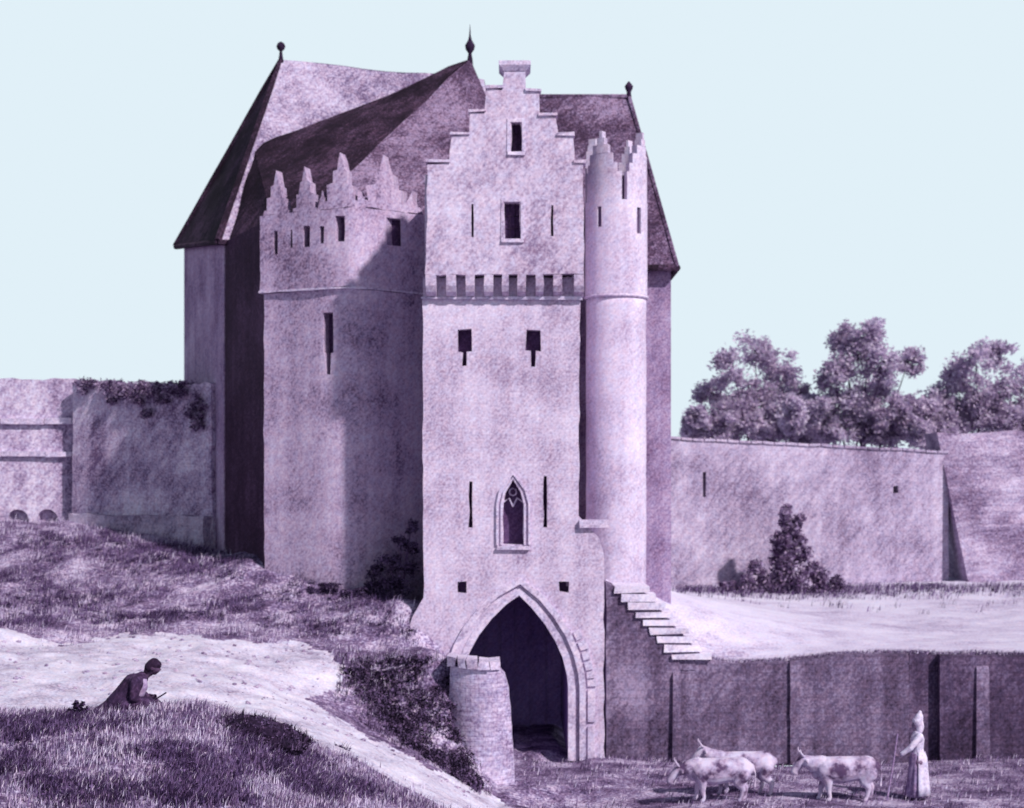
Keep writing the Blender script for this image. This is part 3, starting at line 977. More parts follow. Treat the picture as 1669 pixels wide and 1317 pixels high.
# battered rampart at the right edge
ram = thing('battered_rampart', 'sloping-faced rampart at the right edge with a dark wedge-shaped end', 'rampart', (19, 60, 2.6))
xl_ = 15.75
bm = bmesh.new()
n, mrows = 30, 14
tz_ = CZ + (HY - 705) / F * 62.7
fr = []
for j in range(mrows + 1):
    f = j / mrows
    y = 61.5 + (62.7 - 61.5) * (f ** 0.92)
    xo = xl_ + 0.22 + 0.98 * (1 - f)
    z = 2.3 + (tz_ - 2.3) * f
    fr.append([bm.verts.new((xo + (0 if i == 0 else 28 * i / n), y + (noise.noise((i * 0.9, j * 0.9, 4)) * 0.10 if i else 0) - 0.12 * (j % 3 == 0) * (i > 0), z + (noise.noise((i * 0.5, 3, 3)) * 0.12 if j == mrows else 0))) for i in range(n + 1)])
for j in range(mrows):
    for i in range(n):
        bm.faces.new((fr[j][i], fr[j][i + 1], fr[j + 1][i + 1], fr[j + 1][i]))
bt = [bm.verts.new((v.co.x, 64.6, v.co.z)) for v in fr[-1]]
bb_ = [bm.verts.new((v.co.x, 64.6, 2.3)) for v in fr[0]]
for i in range(n):
    bm.faces.new((fr[-1][i], fr[-1][i + 1], bt[i + 1], bt[i]))
    bm.faces.new((bt[i], bt[i + 1], bb_[i + 1], bb_[i]))
bm.faces.new([fr[j][0] for j in range(mrows + 1)] + [bt[0], bb_[0]])
bm.faces.new([fr[j][-1] for j in range(mrows + 1)] + [bt[-1], bb_[-1]])
part('masonry', bm, 'farwall2', ram)

# left curtain walls
LW = Plane((0, 51.5), (1, 0))
lw = thing('string_course_wall', 'grey town wall at the left edge with two pale string courses and half-buried arches', 'wall', (-17, 52, 5))
t_ = ragged_top(LW, -900, 122, 606, 618, 0.12, 60)
arches = []
for (x0, x1) in ((12, 46), (60, 94)):
    arches.append([LW.uv(x0, 850)] + [LW.uv((x0 + x1) / 2 - (x1 - x0) / 2 * math.cos(a), 846 - 16 * math.sin(a)) for a in [k * PI / 8 for k in range(9)]] + [LW.uv(x1, 850)])
part('masonry', plate(LW, [(t_[-1][0], 4.0)] + t_[::-1] + [(t_[0][0], 4.0)], arches, 0, 1.2, jit=0.02, step=0.5), 'leftwall', lw)
for h in arches:
    window(LW, h, lw, 0.3, 'blind_arch', 'farwall2')
for y in (687, 741):
    a, c = LW.uv(-900, y - 5), LW.uv(124, y + 4)
    s = bmesh.new()
    x = a[0]
    while x < c[0]:
        x2 = min(x + random.uniform(0.7, 1.4), c[0])
        box(s, (x, 51.34, c[1]), (x2 - 0.01, 51.55, a[1]), 0.012)
        x = x2
    part('string_course', s, 'trim', lw)
L2 = Plane((P(118, 0, 51.0).x, 51.0), (P(342, 0, 48.1).x - P(118, 0, 51.0).x, -2.9))
lw2 = thing('weathered_wall', 'blotchy weathered wall between the string-course wall and the castle, ivy on top', 'wall', (-12, 51, 5))
t_ = ragged_top(L2, 118, 345, 622, 628, 0.12, 24)
part('masonry', plate(L2, [(t_[-1][0], 4.0)] + t_[::-1] + [(t_[0][0], 4.0)], (), 0, 0.9, jit=0.02, step=0.4), 'leftwall', lw2)
a, c = L2.uv(126, 838), L2.uv(345, 838)
part('plinth', plate(L2, [(a[0], 4.2), (c[0], 4.2), (c[0], a[1]), (a[0], a[1])], (), -0.35, -0.004, jit=0.02), 'farwall', lw2)


# ------------------------------------------------------------------ foliage
def leaves(bm, c, r, n, size, rnd, squash=1.0, shell=0.4):
    """Leaf-sized faces through an uneven clump."""
    for _ in range(n):
        d = Vector((rnd.gauss(0, 1), rnd.gauss(0, 1), rnd.gauss(0, 1))).normalized()
        k = (shell + (1 - shell) * rnd.random()) * (1 + 0.35 * noise.noise(d * 1.9 + c))
        p = c + Vector((d.x * r * k, d.y * r * k, d.z * r * k * squash))
        t = Vector((rnd.gauss(0, 1), rnd.gauss(0, 1), rnd.gauss(0, 0.8))).normalized()
        q = t.orthogonal().normalized()
        q.rotate(Matrix.Rotation(rnd.uniform(0, 6.28), 3, t))
        s = size * rnd.uniform(0.6, 1.3)
        a = [p - t * s, p - q * s * 0.45, p + t * s, p + q * s * 0.45]
        bm.faces.new([bm.verts.new(v) for v in a])


def tree(name, label, px, ytop, ybase, Y, clumps, seed, group):
    rnd = random.Random(seed)
    base = Vector((P(px, 0, Y).x, Y, 2.8))
    t = thing(name, label, 'tree', base, group)
    tb = bmesh.new()
    fork = base + Vector((0.1, 0, 2.6))
    tube(tb, [base, base + Vector((0.05, 0, 1.3)), fork], [0.32, 0.25, 0.2], 9)
    cb = bmesh.new()
    nmain = len(clumps)
    clumps = clumps + [(px + rnd.uniform(-115, 115), rnd.uniform(655, 712), rnd.uniform(15, 27)) for _ in range(26)]
    for kc, (cx_, cy_, r) in enumerate(clumps):
        c = P(cx_, cy_, Y + rnd.uniform(-1.2, 1.2))
        rr = r / F * Y
        mid = fork.lerp(c, 0.5) + Vector((rnd.uniform(-.3, .3), 0, rnd.uniform(-.1, .3)))
        if kc < nmain and cy_ < 690 and kc % 3 != 2:
            tube(tb, [fork - Vector((0, 0, 0.1)), mid, c], [0.07, 0.04, 0.015], 6)
        nsub = 14
        for _ in range(nsub):
            d = Vector((rnd.gauss(0, 1), rnd.gauss(0, 1), rnd.gauss(0, 1))).normalized() * rr * rnd.uniform(0.35, 1.0)
            sc = c + d
            tube(tb, [c, c.lerp(sc, 0.6), sc], [0.02, 0.014, 0.006], 4)
            leaves(cb, sc, rr * rnd.uniform(0.42, 0.82), 125, 0.10, rnd, 0.8, 0.05)
    part('trunk', tb, 'bark', t, True)
    part('crown', cb, 'leaf', t, recalc=False)


GT = 'trees behind the precinct wall'
tree('broadleaf_tree', 'round pale tree behind the wall nearest to the castle', 1235, 545, 715, 72,
     [(1232, 575, 34), (1195, 600, 30), (1275, 605, 32), (1160, 640, 28), (1215, 640, 36), (1265, 660, 34), (1185, 680, 36), (1240, 695, 34), (1295, 640, 22), (1140, 680, 18), (1290, 700, 22)], 3, GT)
tree('broadleaf_tree', 'tallest tree behind the wall, dark in the middle of its crown', 1395, 525, 715, 70,
     [(1372, 550, 24), (1420, 545, 30), (1400, 585, 36), (1360, 610, 30), (1440, 600, 34), (1385, 640, 38), (1345, 670, 28), (1430, 640, 30), (1400, 690, 36), (1480, 590, 22), (1350, 705, 24), (1450, 690, 26)], 4, GT)
tree('broadleaf_tree', 'spreading tree behind the sloping rampart at the right edge', 1585, 560, 715, 71,
     [(1590, 590, 30), (1560, 610, 28), (1625, 580, 26), (1540, 650, 34), (1590, 650, 38), (1640, 640, 36), (1520, 690, 32), (1575, 695, 34), (1640, 690, 34), (1680, 620, 34), (1500, 705, 24), (1690, 680, 36), (1740, 650, 36)], 5, GT)


def blades(bm, x, y, z, h, w, lean, rnd):
    a = rnd.uniform(0, 2 * PI)
    dx, dy = math.cos(a) * w, math.sin(a) * w
    lx, ly = lean * h * rnd.uniform(0.2, 1.3), rnd.uniform(-0.3, 0.3) * h
    v = [bm.verts.new(p) for p in ((x - dx, y - dy, z - 0.03), (x + dx, y + dy, z - 0.03), (x + dx * .6 + lx * .4, y + dy * .6 + ly * .4, z + h * .6), (x - dx * .4 + lx * .4, y - dy * .4 + ly * .4, z + h * .6), (x + lx, y + ly, z + h))]
    bm.faces.new((v[0], v[1], v[2], v[3]))
    bm.faces.new((v[3], v[2], v[4]))


def shrub(name, label, c, clumps, m, seed, size=0.07, n=90, group=None, cat='shrub', stem=True):
    rnd = random.Random(seed)
    t = thing(name, label, cat, c, group)
    c = Vector(c)
    sb_, lb_ = bmesh.new(), bmesh.new()
    for (dx, dy, dz, r) in clumps:
        p = c + Vector((dx, dy, dz))
        tube(sb_, [c + Vector((dx * .2, dy * .2, -0.05)), c.lerp(p, 0.6) + Vector((0, 0, .05)), p], [0.03, 0.02, 0.008], 5)
        for _ in range(5):
            d = Vector((rnd.gauss(0, 1), rnd.gauss(0, 1), rnd.gauss(0, 1))).normalized() * r * rnd.uniform(0.2, 0.8)
            leaves(lb_, p + d, r * rnd.uniform(0.4, 0.65), n // 5, size, rnd, 0.9, 0.1)
    part('stems', sb_, 'bark', t)
    part('foliage', lb_, m, t, recalc=False)
    return t


bx, by = P(1278, 0, 58.5).x, 58.5
shrub('bush', 'tall dark bush growing in front of the precinct wall', (bx, by, mead_z(bx, by)),
      [(0, 0, 0.4, .7), (-.5, 0, .4, .6), (.6, 0, .4, .7), (0, 0, 1.1, .65), (.1, 0, 1.8, .55), (.2, 0, 2.4, .5), (0, 0, 2.9, .35), (.5, 0, 2.6, .3), (-1.2, 0, .3, .5), (1.3, 0, .3, .5), (1.9, .2, .2, .4), (-.4, .1, 1.2, .6), (.55, .1, 1.3, .6), (-.2, .1, 2.0, .45), (.45, .2, 2.0, .45), (-.9, .1, .8, .5), (1.0, .1, .8, .5), (-1.8, .2, .2, .4)], 'shrub', 11, 0.085, 700)
# ivy over the weathered wall
t = solo_rnd = random.Random(21)
ib = bmesh.new()
for (px, py, r) in ((180, 632, 14), (205, 636, 18), (232, 640, 18), (255, 636, 16), (225, 655, 12), (243, 672, 8), (270, 655, 10), (160, 630, 8), (190, 650, 8), (300, 640, 16), (318, 668, 12), (328, 655, 14), (326, 690, 11), (322, 680, 10), (284, 632, 14), (140, 628, 12)):
    u, z = L2.uv(px, py)
    for _ in range(4):
        leaves(ib, L2.W(u + solo_rnd.uniform(-.2, .2), -0.12, z + solo_rnd.uniform(-.15, .15)), r / F * 51, 70, 0.06, solo_rnd, 0.8, 0.1)
for q in range(46):
    f = solo_rnd.random()
    u, z = L2.uv(124 + f * 190, 627)
    leaves(ib, L2.W(u, solo_rnd.uniform(-.1, .5), z + solo_rnd.uniform(-.05, .08)), solo_rnd.uniform(.10, .24), 40, 0.06, solo_rnd, 0.7, 0.1)
solo('ivy', ib, 'shrub', 'dark ivy hanging over the top and creeping on the weathered wall', 'ivy', recalc=False)

# dark bushes on the bank and the foreground hill
def gshrub(label, px, Y, clumps, m, seed, **k):
    x = P(px, 0, Y).x
    return shrub('bush', label, (x, Y, bank_z(x, Y)), clumps, m, seed, **k)


mdx, mdY = P(425, 0, 26.7).x, 26.7
mdz = bank_z(mdx, mdY)
md = thing('earth_mound', 'dark overgrown hump of earth on the grass knoll below the pale path', 'mound', (mdx, mdY, mdz))
mbm = bmesh.new()
bmesh.ops.create_icosphere(mbm, subdivisions=5, radius=1)
for v in mbm.verts:
    n_ = v.co.copy()
    v.co *= 1 + 0.16 * noise.noise(n_ * 1.7) + 0.08 * noise.noise(n_ * 4.5) + 0.04 * noise.noise(n_ * 11)
    v.co = Vector((v.co.x * 0.80, v.co.y * 0.6, v.co.z * 0.30 * (1.0 - 0.25 * n_.x)))
    v.co.z -= 0.17 * v.co.x
    v.co += Vector((mdx, mdY, mdz + 0.02))
wbm = bmesh.new()
rnd = random.Random(8)
vv_ = [v.co.copy() for v in mbm.verts if v.co.z > mdz - 0.12]
for _ in range(420):
    p = rnd.choice(vv_)
    if rnd.random() < 0.6:
        leaves(wbm, p, rnd.uniform(.03, .09), 16, 0.024, rnd, 0.6, 0.1)
    else:
        for _ in range(5):
            blades(wbm, p.x + rnd.gauss(0, .04), p.y + rnd.gauss(0, .04), p.z, rnd.uniform(.04, .13), 0.008, rnd.uniform(-.2, .9), rnd)
part('soil', mbm, 'soil', md, True)
part('weeds', wbm, 'weeds', md, recalc=False)
gshrub('small dark round bush behind the seated person', 126, 26.9, [(0, 0, .1, .12), (.02, 0, .2, .12), (-.1, 0, .05, .1), (.12, 0, .06, .1)], 'bush', 32, size=0.035, n=200)
gshrub('tall ragged scrub at the castle foot tight beside the gate tower', 650, 41.75,
       [(0, 0, .3, .4), (-.4, .1, .3, .38), (-.8, .2, .2, .32), (.15, .15, .8, .36), (-.25, .2, .9, .34), (.25, .2, 1.3, .3), (-.6, .3, .7, .3), (.3, .3, 1.8, .24), (.05, .3, 1.5, .26)], 'scrub', 33, size=0.05, n=420)
gshrub('low dark scrub spreading along the foot of the battlemented wing', 545, 42.1,
       [(0, 0, .1, .22), (.3, -.1, .05, .25), (.6, -.15, .05, .25), (-.3, .1, .12, .18), (.9, -.2, .1, .26), (-.6, .15, .1, .14)], 'scrub', 34, size=0.045, n=350)
rnd = random.Random(5)
ub_ = bmesh.new()
for _ in range(1500):
    px, Y = rnd.uniform(560, 800), rnd.uniform(34.6, 38.8)
    x = P(px, 0, Y).x
    z = bank_z(x, Y)
    sx, sy = to_px(x, Y, z)
    # keep to the shady slope between the path and the wing wall
    if not inside(sx, sy, [(548, 1078), (600, 1080), (690, 1068), (735, 1085), (748, 1150), (755, 1230), (790, 1290), (760, 1280), (700, 1240), (640, 1195), (590, 1140)]):
        continue
    r_ = rnd.choice((.10, .14, .2, .34))
    thin = noise.noise((x * 1.6, Y * 1.6, 4.4)) + 0.5 * noise.noise((x * 4, Y * 4, 1.2))
    up = max(0.0, (1135 - sy) / 70)                  # sparser and lower towards the head of the slope
    if thin < -0.5 + 0.5 * up:
        continue
    r_ *= 0.9 - 0.45 * min(1, up)
    leaves(ub_, Vector((x, Y, z + rnd.uniform(-.04, .05))), r_, int(30 + 250 * r_), rnd.uniform(0.022, 0.045), rnd, 0.55, 0.1)
for _ in range(700):
    px, Y = rnd.uniform(550, 800), rnd.uniform(34.4, 38.8)
    x = P(px, 0, Y).x
    z = bank_z(x, Y)
    if inside(*to_px(x, Y, z), [(540, 1070), (600, 1072), (690, 1060), (735, 1080), (752, 1150), (765, 1230), (800, 1300), (750, 1285), (690, 1245), (620, 1200), (550, 1150)]):
        for _ in range(3):
            blades(ub_, x + rnd.gauss(0, .05), Y + rnd.gauss(0, .05), z, rnd.uniform(.08, .26), .01, rnd.uniform(-.3, .9), rnd)
part('undergrowth', ub_, 'weeds', None, False, 'stuff', recalc=False)


# ------------------------------------------------------------------ grass
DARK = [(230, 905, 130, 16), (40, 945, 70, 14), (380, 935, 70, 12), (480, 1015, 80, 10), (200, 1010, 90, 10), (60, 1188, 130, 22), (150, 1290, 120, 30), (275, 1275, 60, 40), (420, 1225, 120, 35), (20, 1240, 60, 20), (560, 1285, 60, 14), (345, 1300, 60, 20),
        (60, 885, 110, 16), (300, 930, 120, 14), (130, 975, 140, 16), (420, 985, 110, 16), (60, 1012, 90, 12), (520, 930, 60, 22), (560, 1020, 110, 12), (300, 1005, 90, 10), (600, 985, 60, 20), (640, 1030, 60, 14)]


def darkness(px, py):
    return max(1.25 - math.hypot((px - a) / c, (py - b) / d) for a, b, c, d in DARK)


def grass():
    rnd = random.Random(99)
    g, d = bmesh.new(), bmesh.new()
    k = 0
    while k < 13500:      # tufts over the left bank and knoll
        Y = rnd.choice((rnd.uniform(21.5, 30), rnd.uniform(21.5, 30), rnd.uniform(36, 52)))
        px = rnd.uniform(-60, 800)
        x = P(px, 0, Y).x
        if x > -0.3 or (Y > 45 and px > 370) or (px > 690 and Y > 36) or (43.0 < Y < 47.5 and px > 420) or (Y > 40.2 and px > 660):
            continue
        z = bank_z(x, Y)
        k += 1
        if is_path(x, Y, z) and rnd.random() < 0.96:
            continue
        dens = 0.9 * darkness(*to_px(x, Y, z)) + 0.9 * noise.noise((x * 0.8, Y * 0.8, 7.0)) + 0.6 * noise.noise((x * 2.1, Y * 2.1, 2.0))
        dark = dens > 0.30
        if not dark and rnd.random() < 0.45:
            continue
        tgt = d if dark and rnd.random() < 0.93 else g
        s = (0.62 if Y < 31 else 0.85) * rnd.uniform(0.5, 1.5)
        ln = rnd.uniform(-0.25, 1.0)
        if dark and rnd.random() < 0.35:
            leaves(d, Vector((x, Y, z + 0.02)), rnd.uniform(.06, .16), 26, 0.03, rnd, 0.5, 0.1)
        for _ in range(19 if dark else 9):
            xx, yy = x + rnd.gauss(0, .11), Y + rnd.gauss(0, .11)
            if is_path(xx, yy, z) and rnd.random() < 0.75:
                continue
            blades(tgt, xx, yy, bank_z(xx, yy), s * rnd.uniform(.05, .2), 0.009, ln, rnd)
    for _ in range(900):     # sparse tufts on the moat floor
        x, Y = rnd.uniform(0.3, 13.5), rnd.uniform(32.5, 40.8)
        for _ in range(6):
            xx, yy = x + rnd.gauss(0, .13), Y + rnd.gauss(0, .13)
            blades(d if rnd.random() < 0.45 else g, xx, yy, bank_z(xx, yy), rnd.uniform(.05, .15), 0.011, 0.5, rnd)
    for _ in range(1900):     # meadow edge and foot of the far walls
        if rnd.random() < 0.4:
            x, Y = rnd.uniform(4.2, 14), rnd.uniform(41.3, 41.5)
        else:
            Y = 60.6 - abs(rnd.gauss(0, 2.6))
            if noise.noise((Y * 0.5, rnd.random() * 0.2, 3)) < -0.25:
                continue
            x = P(rnd.uniform(1100, 1700), 0, Y).x
            if x > xl_ - 0.5 and Y > 59.5:
                continue
        for _ in range(7):
            xx, yy = x + rnd.gauss(0, .16), max(41.26, Y + rnd.gauss(0, .12))
            blades(d if rnd.random() < (0.35 if Y < 50 else 0.75) else g, xx, yy, mead_z(xx, yy), rnd.uniform(.05, .15) * (1 if Y < 50 else 1.7), 0.012, 0.5, rnd)
    part('grass', g, 'grass', None, False, 'stuff', recalc=False)
    part('dark_grass', d, 'dgrass', None, False, 'stuff', recalc=False)


grass()


rnd = random.Random(77)
pb = bmesh.new()
for _ in range(420):
    px, Y = rnd.uniform(-20, 800), rnd.uniform(32.5, 39)
    x = P(px, 0, Y).x
    z = bank_z(x, Y)
    if not is_path(x, Y, z):
        continue
    r = rnd.choice((.015, .02, .03, .05))
    bmesh.ops.create_icosphere(pb, subdivisions=1, radius=r, matrix=Matrix.Translation((x, Y, z + r * .2)) @ Matrix.Diagonal((rnd.uniform(.8, 1.5), rnd.uniform(.8, 1.5), rnd.uniform(.5, .8), 1)))
part('gravel', pb, 'farwall2', None, True, 'stuff', recalc=False)

# ------------------------------------------------------------------ figures
def skin(nodes, edges, loc, rotz=0, scale=1.0, vox=0.008, it=4):
    """One continuous surface over a skeleton of tapering limbs: nodes (x, y, z, r); returns a world-space bmesh."""
    bm = bmesh.new()
    for n in nodes:
        bmesh.ops.create_icosphere(bm, subdivisions=2, radius=n[3], matrix=Matrix.Translation(Vector(n[:3])))
    for a, b in edges:
        p, q = Vector(nodes[a][:3]), Vector(nodes[b][:3])
        if (p - q).length > 1e-4:
            tube(bm, [p, q], [nodes[a][3], nodes[b][3]], 14)
    bmesh.ops.recalc_face_normals(bm, faces=bm.faces[:])
    me = bpy.data.meshes.new('tmp')
    bm.to_mesh(me)
    bm.free()
    ob = bpy.data.objects.new('tmp', me)
    C.objects.link(ob)
    rm = ob.modifiers.new('r', 'REMESH')
    rm.mode, rm.voxel_size = 'VOXEL', vox
    sm = ob.modifiers.new('s', 'SMOOTH')
    sm.factor, sm.iterations = 0.5, it
    bpy.context.view_layer.update()
    em = bpy.data.meshes.new_from_object(ob.evaluated_get(bpy.context.evaluated_depsgraph_get()))
    bm = bmesh.new()
    bm.from_mesh(em)
    bpy.data.objects.remove(ob)
    bpy.data.meshes.remove(me)
    bpy.data.meshes.remove(em)
    mt = Matrix.Translation(loc) @ Matrix.Rotation(rotz, 4, 'Z') @ Matrix.Scale(scale, 4)
    bm.transform(mt)
    return bm, mt


class Sk:
    def __init__(s):
        s.n, s.e = [], []

    def add(s, p, r, to=None):
        s.n.append((*p, r))
        i = len(s.n) - 1
        if to is not None:
            s.e.append((to, i))
        return i

    def chain(s, to, pr):
        for p in pr:
            to = s.add(p[:3], p[3], to)
        return to

    def hand(s, wrist, wi, f, n):
        """Palm, four curled fingers of unequal length and a thumb at the side."""
        f, n = Vector(f).normalized(), Vector(n).normalized()
        sd_ = f.cross(n).normalized()
        w = Vector(wrist)
        pi = s.add(w + f * .045, .026, wi)
        for k, (o_, ln) in enumerate(((-.027, .028), (-.009, .032), (.009, .030), (.026, .023))):
            p = w + f * .09 + sd_ * o_
            a = s.add(p, .011, pi)
            p2 = p + (f * .85 + n * .5).normalized() * ln
            b_ = s.add(p2, .0095, a)
            p3 = p2 + (f * .3 + n).normalized() * ln * .8
            s.add(p3, .008, b_)
        t1 = s.add(w + f * .035 - sd_ * .04 + n * .012, .012, pi)
        s.add(w + f * .07 - sd_ * .05 + n * .03, .009, t1)


def cow(label, px, Y, scale, pose, seed, rotz=0):
    """Standing cow facing the left of the view."""
    x = P(px, 0, Y).x
    loc = Vector((x, Y, bank_z(x, Y)))
    t = thing('cow', label, 'cow', loc, 'cows in the moat')
    k = Sk()
    hd = pose.get('head', 0)        # lift of the head
    sw = pose.get('swing', 0.06)
    rt = k.add((.55, 0, .74), .235)
    rp = k.add((.67, 0, .73), .16, rt)
    k.chain(rp, [(.80, 0, .80, .03), (.86, 0, .60, .02), (.85, 0, .42, .018), (.84, 0, .32, .035)])
    for sgn in (-1, 1):
        k.add((.62, sgn * .10, .80), .10, rt)           # hip bones
    lo = k.add((.25, 0, .69), .275, rt)
    mi = k.add((-.05, 0, .66), .305, lo)
    che = k.add((-.34, 0, .67), .285, mi)
    wi = k.add((-.42, 0, .80), .18, che)
    k.add((-.52, 0, .58), .14, che)                     # brisket
    ne = k.add((-.66, 0, .80 + hd * .5), .165, wi)
    k.add((-.62, 0, .70 + hd * .3), .12, che)
    po = k.add((-.84, 0, .86 + hd), .115, ne)
    fa = k.add((-.95, 0, .73 + hd), .098, po)
    mu = k.add((-1.04, 0, .61 + hd), .076, fa)
    k.add((-1.00, 0, .57 + hd), .055, mu)
    k.chain(lo, [(.36, 0, .50, .10)])                   # udder
    for sgn in (-1, 1):
        k.chain(po, [(-.80, sgn * .12, .87 + hd, .028), (-.78, sgn * .20, .85 + hd, .036), (-.77, sgn * .26, .82 + hd, .015)])
        s1 = sw * sgn
        k.chain(rt, [(.58, sgn * .13, .60, .17), (.48 + s1 * .5, sgn * .15, .44, .115), (.62 + s1, sgn * .14, .28, .064), (.59 + s1 * 1.3, sgn * .14, .09, .042), (.55 + s1 * 1.3, sgn * .14, .03, .05)])
        k.chain(che, [(-.37, sgn * .13, .54, .14), (-.34 - s1 * .4, sgn * .14, .42, .095), (-.37 - s1, sgn * .13, .25, .06), (-.36 - s1 * 1.4, sgn * .13, .08, .04), (-.40 - s1 * 1.4, sgn * .13, .03, .05)])
    bm, mt = skin(k.n, k.e, loc, rotz, scale, 0.016, 6)
    body = part('body', bm, 'cow', t, True)
    for sgn in (-1, 1):
        hb_ = bmesh.new()
        tube(hb_, [mt @ Vector(p) for p in ((-.83, sgn * .06, .93 + hd), (-.87, sgn * .15, .98 + hd), (-.92, sgn * .17, 1.05 + hd), (-.92, sgn * .14, 1.11 + hd))], [.028 * scale, .023 * scale, .016 * scale, .005], 7)
        part('horn', hb_, 'horn', t, True)
        eb = bmesh.new()
        bmesh.ops.create_icosphere(eb, subdivisions=1, radius=.016, matrix=Matrix.Translation(mt @ Vector((-.91, sgn * .085, .81 + hd))))
        part('eye', eb, 'iron', t, True)
    return t


cow('pale cow in front of the moat wall with its head lowered, another cow behind it', 1168, 34.75, 0.94, {'head': -.17, 'swing': .05}, 1)
cow('cow with raised horned head, half hidden behind the pale grazing cow', 1206, 35.55, 0.95, {'head': .12, 'swing': -.07}, 2)
cow('white cow standing alone between the other cows and the person with a stick', 1372, 34.75, 0.96, {'head': .02, 'swing': .06}, 3)

def lean(nodes):
    return [(n[0] + 0.34 * max(0, n[2] - 0.12) - 0.05, n[1], n[2] - 0.09 * max(0, n[2] - 0.12), n[3]) for n in nodes]


# --- seated man on the knoll, seen from behind his right side, leaning to the right
mx_, mY = P(197, 0, 27).x, 27.0
mloc = Vector((mx_, mY, bank_z(mx_, mY) - 0.05))
man = thing('person', 'person in a dark coat sitting on the grass knoll, bent over a thin rod', 'person', mloc)
k = Sk()
pe = k.add((0, 0, .13), .15)
wa = k.add((.05, 0, .30), .135, pe)
cs = k.add((.13, .01, .46), .145, wa)
nb = k.add((.21, .02, .57), .075, cs)
hc = k.chain(nb, [(.25, .02, .625, .058), (.305, .01, .72, .092)])
k.add((.295, .01, .765), .088, hc)
fc = k.add((.355, .0, .70), .064, hc)
k.add((.36, .0, .65), .036, fc)                 # chin
k.add((.424, .0, .70), .014, fc)                # nose
for sgn in (-1, 1):
    k.add((.30, sgn * .096, .715), .022, hc)    # ears
for sgn in (-1, 1):
    sh_ = k.add((.15, sgn * .17, .53), .07, cs)
    el = k.add((.20 if sgn < 0 else .28, sgn * .24, .28), .05, sh_)
    wr = k.add((.40, sgn * .10, .17 if sgn < 0 else .24), .034, el)
    k.hand((.40, sgn * .10, .17 if sgn < 0 else .24), wr, (1, -.35 * sgn, .25), (.2, -sgn, -.3))
    kn = k.chain(pe, [(.10, sgn * .11, .12, .115), (.42, sgn * .16, .19, .075)])
    an = k.chain(kn, [(.62, sgn * .12, .07, .055), (.74, sgn * .11, .0, .04)])
    k.chain(an, [(.84, sgn * .12, .02, .036), (.90, sgn * .13, .0, .026)])
bm, mt = skin(lean(k.n), k.e, mloc, math.radians(8), 1.1)
part('body', bm, 'dskin', man, True)
# coat with its tail spread behind him
k = Sk()
pe = k.add((0, 0, .13), .19)
k.chain(pe, [(-.16, 0, .07, .12), (-.32, 0, .02, .07), (-.46, 0, -.03, .03)])
wa = k.add((.05, 0, .30), .165, pe)
cs = k.add((.12, .01, .46), .172, wa)
co_ = k.add((.20, .02, .565), .10, cs)
for sgn in (-1, 1):
    sh_ = k.add((.145, sgn * .17, .53), .09, cs)
    el = k.add((.20 if sgn < 0 else .28, sgn * .24, .28), .068, sh_)
    k.add((.37, sgn * .12, .19 if sgn < 0 else .25), .048, el)
bm, mt = skin(lean(k.n), k.e, mloc, math.radians(8), 1.1)
part('coat', bm, 'coat', man, True)
k = Sk()
pe = k.add((0.04, 0, .12), .15)
for sgn in (-1, 1):
    k.chain(pe, [(.12, sgn * .11, .13, .135), (.42, sgn * .16, .19, .095), (.60, sgn * .125, .08, .072)])
bm, mt = skin(lean(k.n), k.e, mloc, math.radians(8), 1.1)
part('breeches', bm, 'coat', man, True)
k = Sk()
a = k.add((.30, .01, .785), .096)
k.chain(a, [(.268, .01, .735, .094), (.255, .01, .675, .068)])
k.add((.345, .01, .775), .072, a)
bm, mt = skin(lean(k.n), k.e, mloc, math.radians(8), 1.1)
part('hair', bm, 'hair', man, True)
k = Sk()
a = k.add((.235, -.02, .53), .06)
k.chain(a, [(.27, -.03, .42, .07), (.27, -.03, .30, .06)])
bm, mt = skin(lean(k.n), k.e, mloc, math.radians(8), 1.1)
part('shirt_front', bm, 'shirt', man, True)
for sgn in (-1, 1):
    k = Sk()
    a = k.add((.70, sgn * .115, .02), .056)
    k.chain(a, [(.80, sgn * .12, .02, .05), (.91, sgn * .13, .0, .036)])
    bm, mt = skin(lean(k.n), k.e, mloc, math.radians(8), 1.1)
    part('shoe', bm, 'hair', man, True)
rodb = bmesh.new()
tube(rodb, [mt @ Vector(p) for p in ((.27, -.02, .09), (.46, -.04, .19), (.66, -.03, .31))], [.017, .015, .012], 7)
solo('thin_rod', rodb, 'dwood', 'thin dark rod held by the person sitting on the knoll', 'rod')

